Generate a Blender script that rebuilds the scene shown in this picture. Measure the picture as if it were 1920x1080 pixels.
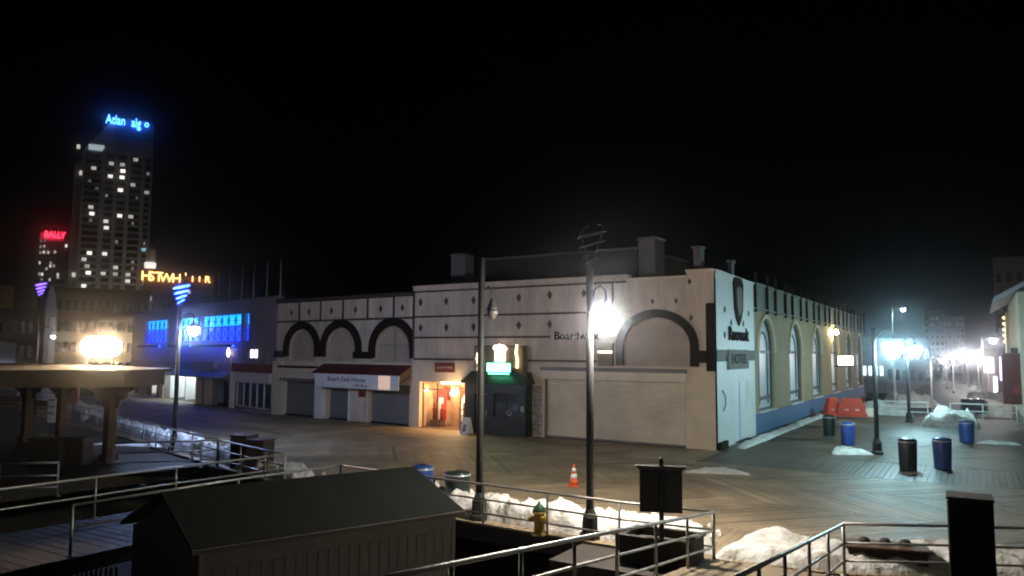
import bpy, math, random
from mathutils import Vector, Matrix
R_ = math.radians
rnd = random.Random(7)
for o in list(bpy.data.objects): bpy.data.objects.remove(o)
scene = bpy.context.scene
col = scene.collection

# ------------------------------------------------------------------ camera
F, W, H = 1440.0, 1920.0, 1080.0
CAMH = 4.4
YAW, PITCH, ROLL = R_(31), R_(4.8), R_(0.4)
cy, sy, cp, sp = math.cos(YAW), math.sin(YAW), math.cos(PITCH), math.sin(PITCH)
FWD = Vector((-sy*cp, cy*cp, sp)); RGT = Vector((cy, sy, 0)); UPV = RGT.cross(FWD)
RG2 = RGT*math.cos(ROLL) + UPV*math.sin(ROLL); UP2 = UPV*math.cos(ROLL) - RGT*math.sin(ROLL)
cam_d = bpy.data.cameras.new('camera'); cam = bpy.data.objects.new('camera', cam_d); col.objects.link(cam)
cam_d.sensor_width = 36; cam_d.lens = 36*F/W; cam_d.clip_start = .1; cam_d.clip_end = 5000
cam.matrix_world = Matrix(((RG2.x, UP2.x, -FWD.x, 0), (RG2.y, UP2.y, -FWD.y, 0), (RG2.z, UP2.z, -FWD.z, CAMH), (0, 0, 0, 1)))
scene.camera = cam
scene.cycles.filter_width = 2.0
scene.render.resolution_x, scene.render.resolution_y = 1024, 576
# ------------------------------------------------------------------ world: clear night
world = bpy.data.worlds.new('World'); scene.world = world; world.use_nodes = True
nt = world.node_tree; bg = nt.nodes['Background']
sky = nt.nodes.new('ShaderNodeTexSky'); sky.sky_type = 'NISHITA'; sky.sun_disc = False
sky.sun_elevation = R_(-5); sky.sun_rotation = R_(120); sky.air_density = 1.0; sky.dust_density = 2.0
nt.links.new(sky.outputs[0], bg.inputs[0]); bg.inputs[1].default_value = 0.05
scene.view_settings.view_transform = 'Standard'; scene.view_settings.look = 'None'
scene.view_settings.exposure = 0.22; scene.view_settings.gamma = 1

# ------------------------------------------------------------------ pixel -> place
CAM = Vector((0, 0, CAMH))
def ray(x, y): return FWD + RG2*((x-960)/F) - UP2*((y-540)/F)
def G(x, y, z=0.0):
    d = ray(x, y); return CAM + d*((z-CAMH)/d.z)
class Frame:
    """a vertical facade plane from its left end to its right end as seen from outside"""
    def __init__(s, L, Rr):
        s.O = Vector((L[0], L[1], 0)); d = Vector((Rr[0]-L[0], Rr[1]-L[1], 0)); s.len = d.length
        s.u = d/s.len; s.n = Vector((-s.u.y, s.u.x, 0)); s.ang = math.atan2(s.u.y, s.u.x)
    def uz(s, x, y, off=0.0):
        d = ray(x, y); O = s.O + s.n*off; t = (O-CAM).dot(s.n)/d.dot(s.n); p = CAM + d*t
        return (p-O).dot(s.u), p.z
    def rect(s, x0, y0, x1, y1, off=0.0):
        xm, ym = (x0+x1)/2, (y0+y1)/2
        return s.uz(x0, ym, off)[0], s.uz(x1, ym, off)[0], s.uz(xm, y1, off)[1], s.uz(xm, y0, off)[1]
    def pt(s, u, v, z): return s.O + s.u*u + s.n*v + Vector((0, 0, z))
def facing(px, dist, half=20.0):
    """a frame square to the line of sight at pixel column px"""
    d = ray(px, 660); d.z = 0; d.normalize(); c = Vector((0, 0, 0)) + d*dist; u = Vector((d.y, -d.x, 0))
    a, b = c - u*half, c + u*half
    return Frame((a.x, a.y), (b.x, b.y))

# ------------------------------------------------------------------ materials
def mat(name, c, rough=.7, var=.25, scale=3.0, bump=.0, bscale=None, metal=0.0, coat=0.0, stretch=None, c2=None, spec=.4, attr=False):
    m = bpy.data.materials.new(name); m.use_nodes = True; n = m.node_tree.nodes; l = m.node_tree.links
    b = n['Principled BSDF']; b.inputs['Roughness'].default_value = rough; b.inputs['Metallic'].default_value = metal
    b.inputs['Specular IOR Level'].default_value = spec; b.inputs['Coat Weight'].default_value = coat
    tc = n.new('ShaderNodeTexCoord'); mp = n.new('ShaderNodeMapping'); l.new(tc.outputs['Object'], mp.inputs[0])
    if stretch: mp.inputs['Scale'].default_value = stretch
    nz = n.new('ShaderNodeTexNoise'); nz.inputs['Scale'].default_value = scale; nz.inputs['Detail'].default_value = 8; nz.inputs['Roughness'].default_value = .65
    l.new(mp.outputs[0], nz.inputs['Vector'])
    rp = n.new('ShaderNodeValToRGB'); l.new(nz.outputs[0], rp.inputs[0])
    d = c2 if c2 else tuple(x*(1-var) for x in c); e = tuple(min(1, x*(1+var*.6)) for x in c)
    rp.color_ramp.elements[0].position = .32; rp.color_ramp.elements[0].color = (*d, 1)
    rp.color_ramp.elements[1].position = .68; rp.color_ramp.elements[1].color = (*e, 1)
    out = rp.outputs[0]
    if attr:
        at = n.new('ShaderNodeAttribute'); at.attribute_name = 'tone'
        mx = n.new('ShaderNodeMix'); mx.data_type = 'RGBA'; mx.blend_type = 'MULTIPLY'; mx.inputs[0].default_value = 1
        l.new(out, mx.inputs[6]); l.new(at.outputs[0], mx.inputs[7]); out = mx.outputs[2]
    l.new(out, b.inputs['Base Color'])
    rr = n.new('ShaderNodeMapRange'); rr.inputs[3].default_value = max(.05, rough-.12); rr.inputs[4].default_value = min(1, rough+.12)
    l.new(nz.outputs[0], rr.inputs[0]); l.new(rr.outputs[0], b.inputs['Roughness'])
    if bump:
        bz = n.new('ShaderNodeTexNoise'); bz.inputs['Scale'].default_value = bscale or scale*6; bz.inputs['Detail'].default_value = 6
        l.new(mp.outputs[0], bz.inputs['Vector'])
        bp = n.new('ShaderNodeBump'); bp.inputs['Strength'].default_value = bump; bp.inputs['Distance'].default_value = .05
        l.new(bz.outputs[0], bp.inputs['Height']); l.new(bp.outputs[0], b.inputs['Normal'])
    return m
def em(name, c, s, base=(.6, .6, .6)):
    m = bpy.data.materials.new(name); m.use_nodes = True; b = m.node_tree.nodes['Principled BSDF']
    b.inputs['Base Color'].default_value = (*base, 1); b.inputs['Emission Color'].default_value = (*c, 1); b.inputs['Emission Strength'].default_value = s
    b.inputs['Roughness'].default_value = .5
    return m
def glass(name, c=(.03, .035, .04), rough=.08):
    m = bpy.data.materials.new(name); m.use_nodes = True; b = m.node_tree.nodes['Principled BSDF']
    b.inputs['Base Color'].default_value = (*c, 1); b.inputs['Roughness'].default_value = rough; b.inputs['Specular IOR Level'].default_value = .6
    return m
M = {}
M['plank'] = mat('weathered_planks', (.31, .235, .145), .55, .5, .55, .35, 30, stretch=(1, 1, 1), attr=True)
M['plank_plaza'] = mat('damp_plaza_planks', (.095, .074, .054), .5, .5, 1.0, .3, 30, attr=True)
M['plank_wet'] = mat('wet_dark_planks', (.03, .027, .024), .6, .5, 1.4, .3, 20)  # base colour darkened to keep the second ramp dim under the lamps
M['slab'] = mat('dark_underdeck', (.035, .03, .025), .9, .3, 2)
M['sand'] = mat('beach_sand', (.13, .115, .09), .95, .35, .35, .6, 6)
M['asphalt'] = mat('asphalt_road', (.055, .055, .055), .6, .3, 1.2, .3, 30)
M['snow'] = mat('packed_snow', (.82, .81, .78), .7, .03, 2.4, 1.0, 9, c2=(.5, .45, .39), spec=.25)
M['cream'] = mat('cream_render', (.60, .50, .41), .8, .30, 1.1, .35, 18, stretch=(1.3,1,.3))
M['cream_low'] = mat('cream_paint', (.66, .56, .42), .7, .12, 1.1, .2, 14)
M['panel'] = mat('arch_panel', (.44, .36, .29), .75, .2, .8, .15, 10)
M['brown'] = mat('brown_trim', (.075, .032, .022), .6, .3, 4)
M['darktrim'] = mat('dark_brown_trim', (.020, .013, .009), .8, .3, 3, .2, 20, spec=.1)
M['shutter'] = mat('beige_roller_steel', (.72, .64, .50), .55, .16, .8, .1, 12)
M['shutter_grey'] = mat('grey_roller_steel', (.27, .28, .27), .42, .12, .9, .1, 12, metal=.3)
M['grey'] = mat('grey_render', (.20, .185, .175), .8, .2, .6, .2, 12)
M['dgrey'] = mat('dark_grey_roof', (.045, .043, .045), .85, .25, .8, .2, 10)
M['yellow'] = mat('ochre_stucco', (.40, .315, .185), .75, .2, .6, .2, 14)
M['blue_paint'] = mat('blue_paint', (.05, .16, .32), .55, .2, 1.2, .1, 10)
M['teal'] = mat('teal_grey_parapet', (.22, .25, .20), .7, .2, 1.2, .15, 10)
M['white_paint'] = mat('white_paint', (.72, .72, .70), .55, .08, 1.5, .1, 12)
M['window_white'] = mat('whitened_window', (.74, .77, .80), .35, .08, 1.0)
M['frame_blue'] = mat('slate_blue_frame', (.05, .085, .12), .5, .2, 4)
M['lattice'] = mat('lattice_blue', (.05, .15, .5), .5, .2, 4)
M['metal_dark'] = mat('dark_pole_paint', (.03, .029, .027), .55, .25, 6, .05, 30, spec=.25)
M['metal_grey'] = mat('galvanised_pipe', (.42, .40, .37), .42, .18, 8, .08, 30, metal=.55)
M['ring'] = mat('ring_metal', (.12, .11, .10), .4, .15, 8, metal=.5)
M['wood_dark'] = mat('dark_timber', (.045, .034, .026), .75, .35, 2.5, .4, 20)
M['wood_post'] = mat('brown_painted_timber', (.12, .07, .045), .7, .3, 2.0, .3, 18)
M['shed_wall'] = mat('shed_boards', (.56, .55, .54), .75, .2, 2, .3, 16)
M['shed_roof'] = mat('green_black_shingle', (.014, .016, .013), .95, .3, 3, .25, 30, spec=.08)
M['red'] = mat('dull_red', (.22, .035, .028), .6, .3, 2, .1, 10)
M['redpaint'] = mat('oxblood_paint', (.10, .018, .016), .55, .3, 2)
M['orange'] = mat('orange_plastic', (.62, .10, .03), .45, .15, 2)
M['barrier'] = mat('red_orange_plastic', (.62, .07, .035), .45, .15, 2)
M['bluecan'] = mat('blue_steel_can', (.02, .055, .22), .38, .2, 4, .05, 20, coat=.2)
M['greencan'] = mat('dark_green_can', (.014, .024, .022), .38, .25, 4, .05, 20, coat=.2)
M['can_rim'] = mat('pale_can_rim', (.55, .56, .58), .35, .1, 6, metal=.5)
M['hydr_y'] = mat('hydrant_yellow', (.55, .36, .08), .5, .2, 8, .1, 30)
M['hydr_g'] = mat('hydrant_green', (.05, .13, .07), .5, .2, 8)
M['black'] = mat('black_paint', (.016, .017, .018), .5, .2, 4)
M['porch'] = mat('black_green_porch', (.014, .022, .019), .45, .3, 3, .1, 12)
M['olive'] = mat('olive_signboard', (.17, .14, .075), .6, .2, 3)
M['poster'] = mat('poster_collage', (.42, .38, .33), .7, .6, 4.5, c2=(.12, .09, .09))
M['glass'] = glass('dark_glass')
M['corr'] = mat('mauve_cladding', (.23, .21, .24), .6, .12, .6, .1, 10)
M['tower'] = mat('tower_concrete', (.30, .285, .27), .8, .15, .05)
M['tower_pane'] = glass('tower_pane', (.012, .012, .014), .2)
M['car'] = mat('car_paint_dark', (.03, .032, .04), .3, .1, 2, metal=.4, coat=.6)
M['rubber'] = mat('tyre_rubber', (.02, .02, .02), .85, .2, 8)
M['hotel'] = mat('pale_hotel', (.42, .42, .45), .8, .12, .08)
M['lamp_white'] = em('lamp_white_led', (1, .93, .82), 1300)
M['lamp_cyan'] = em('lamp_cool_led', (.52, .90, 1), 290)
M['lamp_far'] = em('lamp_white_far', (1, .88, .74), 40)
M['lamp_blue'] = em('lamp_bluish_led', (.42, .60, 1), 680)
M['lamp_street'] = em('lamp_street_white', (1, .95, .95), 260)
M['soot'] = mat('soot_black_metal', (.012, .012, .012), .8, .2, 8, spec=.1)
M['lamp_off'] = mat('unlit_lantern_glass', (.10, .09, .08), .3, .1, 4)
M['flood'] = em('flood_warm', (1, .68, .36), 240)
M['ring_blue'] = em('ring_blue_led', (.008, .045, 1), 22)
M['ring_violet'] = em('ring_violet_led', (.2, .1, 1), 2.5)

# ------------------------------------------------------------------ mesh builder
class MB:
    def __init__(s): s.v = []; s.f = []; s.t = []
    def add(s, vs, fs):
        o = len(s.v); s.v += [tuple(v) for v in vs]; s.f += [tuple(i+o for i in f) for f in fs]; return s
    def box(s, x0, x1, y0, y1, z0, z1):
        return s.add([(x0,y0,z0),(x1,y0,z0),(x1,y1,z0),(x0,y1,z0),(x0,y0,z1),(x1,y0,z1),(x1,y1,z1),(x0,y1,z1)],
                     [(0,3,2,1),(4,5,6,7),(0,1,5,4),(1,2,6,5),(2,3,7,6),(3,0,4,7)])
    def bbox(s, x0, x1, y0, y1, z0, z1, b=.02):
        """box with chamfered vertical edges and top"""
        p = [(x0+b,y0),(x1-b,y0),(x1,y0+b),(x1,y1-b),(x1-b,y1),(x0+b,y1),(x0,y1-b),(x0,y0+b)]
        cx_, cy_ = (x0+x1)/2, (y0+y1)/2
        q = [(cx_+(x-cx_)*(1-2*b/max(.01,x1-x0)), cy_+(y-cy_)*(1-2*b/max(.01,y1-y0))) for x, y in p]
        vs = [(x,y,z0) for x,y in p]+[(x,y,z1-b) for x,y in p]+[(x,y,z1) for x,y in q]
        fs = [tuple(reversed(range(8))), tuple(range(16,24))]
        for k in (0, 8):
            for i in range(8): fs.append((k+i, k+(i+1)%8, k+8+(i+1)%8, k+8+i))
        return s.add(vs, fs)
    def tube(s, pts, r, n=8, closed=False):
        pts = [Vector(p) for p in pts]; rs = r if isinstance(r, (list, tuple)) else [r]*len(pts)
        base = len(s.v); m = len(pts); up = None
        for i, p in enumerate(pts):
            if closed: t = (pts[(i+1)%m]-pts[i-1]).normalized()
            else: t = (pts[min(i+1, m-1)]-pts[max(i-1, 0)]).normalized()
            if up is None:
                a = Vector((0,0,1)) if abs(t.z) < .9 else Vector((1,0,0)); up = t.cross(a).normalized()
            up = (up - t*up.dot(t)).normalized(); w = t.cross(up)
            for k in range(n):
                an = 2*math.pi*k/n; s.v.append(tuple(p+(up*math.cos(an)+w*math.sin(an))*rs[i]))
        for i in range(m if closed else m-1):
            j = (i+1) % m
            for k in range(n): s.f.append((base+i*n+k, base+i*n+(k+1)%n, base+j*n+(k+1)%n, base+j*n+k))
        if not closed:
            s.f.append(tuple(base+k for k in reversed(range(n)))); s.f.append(tuple(base+(m-1)*n+k for k in range(n)))
        return s
    def lathe(s, prof, n=16, c=(0,0,0)):
        """profile of (radius, z) from bottom to top around the z axis"""
        base = len(s.v)
        for r, z in prof:
            for k in range(n):
                a = 2*math.pi*k/n; s.v.append((c[0]+r*math.cos(a), c[1]+r*math.sin(a), c[2]+z))
        for i in range(len(prof)-1):
            for k in range(n): s.f.append((base+i*n+k, base+i*n+(k+1)%n, base+(i+1)*n+(k+1)%n, base+(i+1)*n+k))
        s.f.append(tuple(base+k for k in reversed(range(n)))); s.f.append(tuple(base+(len(prof)-1)*n+k for k in range(n)))
        return s
    def prism(s, poly, y0, y1):
        """polygon in x,z extruded along y"""
        n = len(poly); vs = [(x,y0,z) for x,z in poly]+[(x,y1,z) for x,z in poly]
        fs = [tuple(range(n)), tuple(reversed(range(n, 2*n)))]+[(i, i+n, (i+1)%n+n, (i+1)%n) for i in range(n)]
        return s.add(vs, fs)
    def slab(s, poly, z0, z1):
        n = len(poly); vs = [(x,y,z0) for x,y in poly]+[(x,y,z1) for x,y in poly]
        fs = [tuple(reversed(range(n))), tuple(range(n, 2*n))]+[(i, (i+1)%n, (i+1)%n+n, i+n) for i in range(n)]
        return s.add(vs, fs)
    def build(s, name, m, parent=None, smooth=False):
        me = bpy.data.meshes.new(name); me.from_pydata(s.v, [], s.f); me.update()
        me.materials.append(M[m] if isinstance(m, str) else m)
        if smooth: me.polygons.foreach_set('use_smooth', [True]*len(me.polygons))
        if s.t:
            ca = me.color_attributes.new('tone', 'FLOAT_COLOR', 'POINT')
            ca.data.foreach_set('color', [x for t in s.t for x in (t, t, t, 1)])
        o = bpy.data.objects.new(name, me); col.objects.link(o)
        if parent: o.parent = parent
        return o
def tag(o, label=None, cat=None, group=None, kind=None):
    if label: o['label'] = label
    if cat: o['category'] = cat
    if group: o['group'] = group
    if kind: o['kind'] = kind
    return o
def thing(name, label, cat, loc=(0,0,0), rz=0.0, group=None):
    o = bpy.data.objects.new(name, None); col.objects.link(o); o.location = loc; o.rotation_euler.z = rz
    o.empty_display_size = .2
    return tag(o, label, cat, group)
def copy_tree(o, parent=None):
    c = o.copy(); col.objects.link(c); c.parent = parent
    for ch in o.children: copy_tree(ch, c)
    return c
def bx(name, m, parent, *a): return MB().box(*a).build(name, m, parent)
def text(name, s, size, m, parent, loc, depth=.02, width=None, align='CENTER', shear=0):
    """lettering standing in the local x-z plane facing local -y"""
    cu = bpy.data.curves.new(name, 'FONT'); cu.body = s; cu.size = size; cu.extrude = depth; cu.align_x = align; cu.align_y = 'CENTER'; cu.shear = shear
    cu.resolution_u = 3
    t = bpy.data.objects.new(name, cu); col.objects.link(t); bpy.context.view_layer.update()
    me = bpy.data.meshes.new_from_object(t); bpy.data.objects.remove(t); bpy.data.curves.remove(cu)
    me.materials.clear(); me.materials.append(M[m] if isinstance(m, str) else m)
    xs = [v.co.x for v in me.vertices]; k = 1.0
    if width and xs: k = width/max(.001, max(xs)-min(xs))
    me.transform(Matrix.Rotation(math.pi/2, 4, 'X') @ Matrix.Diagonal((k, 1, 1, 1)))
    o = bpy.data.objects.new(name, me); col.objects.link(o); o.location = loc; o.parent = parent
    return o
def wall(mb, u0, u1, z0, z1, openings, t, vo=0.0):
    """wall face (normal -y) with arched or flat openings (centre, half width, sill, spring, rise) and reveals t deep"""
    def q(a, b, c, d): mb.add([a, b, c, d], [(0, 1, 2, 3)])
    cur = u0
    for c, w, sill, spring, rise in sorted(openings):
        q((cur,vo,z0),(c-w,vo,z0),(c-w,vo,z1),(cur,vo,z1))
        if sill > z0: q((c-w,vo,z0),(c+w,vo,z0),(c+w,vo,sill),(c-w,vo,sill)); q((c-w,vo,sill),(c+w,vo,sill),(c+w,vo+t,sill),(c-w,vo+t,sill))
        q((c-w,vo,sill),(c-w,vo+t,sill),(c-w,vo+t,spring),(c-w,vo,spring)); q((c+w,vo+t,sill),(c+w,vo,sill),(c+w,vo,spring),(c+w,vo+t,spring))
        n = 16 if rise > 0 else 1
        P = [(c-w*math.cos(math.pi*i/n), spring+rise*math.sin(math.pi*i/n)) for i in range(n+1)]
        for i in range(n):
            a, b = P[i], P[i+1]
            q((a[0],vo,a[1]),(b[0],vo,b[1]),(b[0],vo,z1),(a[0],vo,z1)); q((a[0],vo,a[1]),(a[0],vo+t,a[1]),(b[0],vo+t,b[1]),(b[0],vo,b[1]))
        cur = c+w
    q((cur,vo,z0),(u1,vo,z0),(u1,vo,z1),(cur,vo,z1))
    return mb
def archpoly(c, w, sill, spring, rise, n=16):
    return [(c-w, sill), (c+w, sill)] + [(c+w*math.cos(math.pi*i/n), spring+rise*math.sin(math.pi*i/n)) for i in range(n+1)]
def archring(mb, c, w, spring, rise, th, foot, y0, y1, n=20, clip=None):
    """arched band of thickness th outside half width w, legs down to foot"""
    ins = [(c-w, foot)]+[(c-w*math.cos(math.pi*i/n), spring+rise*math.sin(math.pi*i/n)) for i in range(n+1)]+[(c+w, foot)]
    out = [(c-w-th, foot)]+[(c-(w+th)*math.cos(math.pi*i/n), spring+(rise+th)*math.sin(math.pi*i/n)) for i in range(n+1)]+[(c+w+th, foot)]
    if clip is not None:
        ins = [(min(x, clip), z) for x, z in ins]; out = [(min(x, clip), z) for x, z in out]
    for i in range(len(ins)-1):
        a, b, c2, d = ins[i], ins[i+1], out[i+1], out[i]
        mb.add([(p[0], y0, p[1]) for p in (a, b, c2, d)]+[(p[0], y1, p[1]) for p in (a, b, c2, d)],
               [(0,1,2,3),(7,6,5,4),(0,4,5,1),(2,6,7,3),(1,5,6,2),(3,7,4,0)])
    return mb
def slats(u0, u1, z0, z1, y, pitch=.09, d=.035):
    """roller shutter curtain: each slat a shallow ridge"""
    mb = MB(); n = max(2, int((z1-z0)/pitch)); h = (z1-z0)/n
    for i in range(n):
        a = z0+i*h
        mb.add([(u0,y+d,a),(u1,y+d,a),(u1,y,a+h*.35),(u0,y,a+h*.35),(u1,y,a+h*.8),(u0,y,a+h*.8),(u1,y+d,a+h),(u0,y+d,a+h)], [(0,1,2,3),(3,2,4,5),(5,4,6,7)])
    return mb

# ================================================================== SETTING
# lower beach ground reaching to the horizon
mb = MB(); mb.add([(-2500,-1500,-1.7),(1500,-1500,-1.7),(1500,2500,-1.7),(-2500,2500,-1.7)], [(0,1,2,3)])
tag(mb.build('ground', 'sand'), kind='structure')
EDGE = [(-140,54),(-90,40),(-60,31),(-48,27.2),(-42,25.2),(-35.9,23.3),(-30,21.3),(-25.6,19.9),(-21,18.6),(-19.6,18.2),(-16.4,17.4),(-12.65,17.05),(-11,16.95),(-7.1,16.65),(-4.95,16.75),(-2.4,17.05),(-.56,18.0),(.75,18.6),(8,19.5),(30,21),(60,22)]
def edge(x):
    for (a, b), (c, d) in zip(EDGE, EDGE[1:]):
        if a <= x <= c: return b+(d-b)*(x-a)/(c-a)
    return EDGE[-1][1]
FACE = [(-140,76),(-90,54),(-74,47.6),(-42.2,38.0),(-28.6,36.24),(-10.2,35.3),(60,33)]
def face(x):
    for (a, b), (c, d) in zip(FACE, FACE[1:]):
        if a <= x <= c: return b+(d-b)*(x-a)/(c-a)
    return FACE[-1][1]
YEND = 63.0
poly = EDGE + [(60,YEND),(-12,YEND),(-12,70),(-140,95)]
bw = tag(MB().slab(poly, -.45, -.045).build('boardwalk', 'slab'), kind='structure')
def bline(y0, x): return y0 - .05*(x+15) + (0 if x > -28 else .22*(-28-x))
def plank_band(name, lo, hi, x0, x1, lean, pitch=.2):
    mb = MB(); r = random.Random(hash(name) % 1000 if False else len(name)*31+int(hi(0)*10)); x = x0
    while x < x1:
        w = pitch-.012; a0, b0 = lo(x), hi(x)
        if b0-a0 > .3:
            sh = lean*(b0-a0); z = r.uniform(-.004, .004); y0, y1 = a0+.01, hi(x+sh)-.01
            k = len(mb.v)
            mb.add([(x,y0,-.04),(x+w,y0,-.04),(x+w+sh,y1,-.04),(x+sh,y1,-.04),(x,y0,z),(x+w,y0,z),(x+w+sh,y1,z),(x+sh,y1,z)], [(4,5,6,7),(0,1,5,4),(1,2,6,5),(2,3,7,6),(3,0,4,7)])
            t = r.uniform(.82, 1.1)*(1 if r.random() > .05 else r.choice((.6,1.35)))
            mb.t += [t]*8
        x += pitch
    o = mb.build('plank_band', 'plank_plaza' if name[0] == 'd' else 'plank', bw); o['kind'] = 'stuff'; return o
bounds = [20.4, 24.3, 27.9, 31.4]
plank_band('a', edge, lambda x: max(edge(x)+.01, bline(bounds[0], x)), -70, 30, 0)
ln = 1
for a, b in zip(bounds, bounds[1:]):
    plank_band('b', lambda x, a=a: bline(a, x)+.14, lambda x, b=b: bline(b, x), -75, 32, ln*.9); ln = -ln
plank_band('c', lambda x: bline(bounds[-1], x)+.14, lambda x: max(face(x)-.02, bline(bounds[-1], x)+.15), -75, -10.0, 0)
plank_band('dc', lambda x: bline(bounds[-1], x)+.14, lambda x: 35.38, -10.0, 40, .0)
for b in bounds:   # long joint boards between the bands
    mb = MB(); xs = [-75+i*3.6 for i in range(31)]
    for xa, xb in zip(xs, xs[1:]):
        mb.add([(xa,bline(b,xa)+.01,.002),(xb-.02,bline(b,xb)+.01,.002),(xb-.02,bline(b,xb)+.13,.002),(xa,bline(b,xa)+.13,.002)], [(0,1,2,3)]); mb.t += [rnd.uniform(1.1,1.5)]*4
    o = mb.build('joint_board', 'plank', bw); o['kind'] = 'stuff'
yb = [35.4, 39, 43, 47, 51, 55, 59, YEND]
for i, (a, b) in enumerate(zip(yb, yb[1:])):
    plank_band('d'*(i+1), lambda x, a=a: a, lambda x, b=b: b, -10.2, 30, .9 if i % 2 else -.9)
# street running inland beyond the boardwalk end, with kerbed pavements
tag(MB().slab([(-60,YEND+.02),(60,YEND+.02),(60,800),(-60,800)], -1.2, -.62).build('pavement', mat('pavement_concrete', (.22,.21,.2), .7, .2, .8, .2, 20)), kind='structure')
tag(MB().slab([(-7.5,YEND+2),(2.2,YEND+2),(2.2,780),(-7.5,780)], -.62, -.60).build('road', 'asphalt'), kind='structure')
# pavilion deck, ramps' landings
pd = [(-24.2,19.35), G(420,868)[:2], G(200,893)[:2], G(0,918)[:2], (-34,10), (-75,18), (-75,35.3), (-60,30.8), (-48,27.0), (-42,25.0), (-35.9,23.1), (-30,21.1), (-25.6,19.7)]
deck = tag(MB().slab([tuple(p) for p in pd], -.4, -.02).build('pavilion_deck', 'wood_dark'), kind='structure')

# ================================================================== SNOW
def snow(name, path, width, hgt, label, seed, step=.10, side=1, parent=None, amp=.55):
    """ploughed snow ridge following a path; width across, lumpy top"""
    from mathutils import noise
    P = [Vector((*p, 0)) for p in path]; seg = []; L = 0
    for a, b in zip(P, P[1:]): seg.append((L, a, b)); L += (b-a).length
    nu = max(3, int(L/step)); nv = max(5, int(width/step)+1); mb = MB()
    for i in range(nu+1):
        d = L*i/nu
        for s0, a, b in reversed(seg):
            if d >= s0-1e-6: p = a+(b-a).normalized()*(d-s0); t = (b-a).normalized(); break
        nrm = Vector((-t.y, t.x, 0))*side
        endf = min(1, d/.8, (L-d)/.8); endf = math.sqrt(max(0, endf))
        wv = width*(.72+.5*(noise.noise(Vector((d*.45+seed*7, seed, 0)))*.9+noise.noise(Vector((d*1.7, seed*3, 1)))*.35))*max(.25, endf)
        for j in range(nv+1):
            v = j/nv; q = p+nrm*(wv*v)
            prof = min(1, v/.12)*min(1, (1-v)/.22); prof = prof**.7 if prof > 0 else 0
            n1 = noise.noise(Vector((q.x*.8, q.y*.8, seed)))*.45+noise.noise(Vector((q.x*2.1, q.y*2.1, seed+3)))*.45+noise.noise(Vector((q.x*5, q.y*5, seed+5)))*.4
            z = hgt*prof*endf*max(.08, .72+amp*1.25*n1)
            mb.v.append((q.x+.05*noise.noise(q*5), q.y+.05*noise.noise(q*4.1), z-.015))
    for i in range(nu):
        for j in range(nv):
            k = i*(nv+1)+j; f = (k, k+nv+1, k+nv+2, k+1)
            mb.f.append(f if side < 0 else f[::-1])
    o = mb.build(name, 'snow', parent, True); tag(o, label, 'snow', kind='stuff'); return o
def off(p, d=.3): return (p[0], p[1]+d)
ed = lambda xs, d=.35: [(x, edge(x)+d) for x in xs]
snow('snow_bank', ed([-16.3,-14,-12,-10,-8,-6.2,-5.1]), 2.3, .62, 'lumpy ploughed snow bank behind the railing around the yellow fire hydrant', 1)
snow('snow_bank', ed([-5.0,-4,-3,-2,-1,0,1,3,6],.1), 3.1, .40, 'dirty snow bank lying across the foot of the ramp and behind the pillar', 2)
snow('snow_bank', ed([-24.5,-22.5,-20.5,-19.3],.3), 1.7, .5, 'short snow bank beside the two square dark bins at the railing corner', 3)
snow('snow_bank', ed([-46,-42,-38,-34,-30,-27,-24.6],.35), 1.5, .7, 'long snow bank behind the railing past the tall lamp with blue rings', 4)
snow('snow_bank', ed([-75,-68,-62,-56,-50,-46.5],.2), 2.6, 1.0, 'far snow bank along the railing beyond the pavilion posts', 5, step=.25)
a, b = G(1285,885), G(1412,890)
snow('snow_patch', [(a.x,a.y-.2),(b.x,b.y-.2)], 1.7, .13, 'thin flat snow patch on the boards in front of the white corner building', 6)
a, b = G(1565,853), G(1640,853)
snow('snow_pile', [(a.x,a.y),(b.x,b.y)], 1.8, .35, 'small low snow heap next to the base of the plaza lamp post', 7)
a, b = G(1725,800), G(1838,806)
snow('snow_pile', [(a.x,a.y),(b.x,b.y)], 5.5, 1.15, 'big grey snow pile beside the single blue can on the plaza', 8, step=.25)
snow('snow_strip', [(-9.3,36.6),(-9.3,44),(-9.3,52),(-9.25,60)], 1.0, .16, 'thin snow strip along the foot of the blue and ochre wall', 9, side=1)
a = G(1838,832); snow('snow_patch', [(a.x-.2,a.y),(a.x+1.8,a.y+.3)], .9, .22, 'broken lumps of snow on the boards right of the blue plaza can', 10)
a, b = G(1690,893), G(1745,886); snow('snow_patch', [(a.x,a.y),(b.x,b.y)], .6, .05, 'smear of slush between the two front plaza cans', 11)
for i, (q, w_, h_) in enumerate((((-9,66),5,1.4),((0,74),6,1.5),((-8,84),5,1.2),((-1,92),4,1.2))):
    snow('snow_pile', [q, (q[0]+5, q[1]+1)], w_, h_*.6+.62, ['snow heap on the street just behind the plaza guard rail','snow heap against the right side of the street','grey snow mound further up the left side of the street','far snow mound under the street lights'][i], 12+i, step=.3).location.z = -.62
a = G(455,768); snow('snow_strip', [(a.x,a.y-.3),(a.x+5,a.y-1.7)], .5, .08, 'narrow snow remnant below the shop window with white frames', 17)
a, b = G(170,833), G(300,838); snow('snow_patch', [(a.x,a.y),(b.x,b.y)], 1.0, .12, 'flat snow patch on the pavilion deck by its thick front post', 18)
a, b = G(50,815), G(110,826); snow('snow_patch', [(a.x,a.y),(b.x,b.y)], 1.0, .12, 'flat snow patch on the pavilion deck between the two rear posts', 19)

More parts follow.
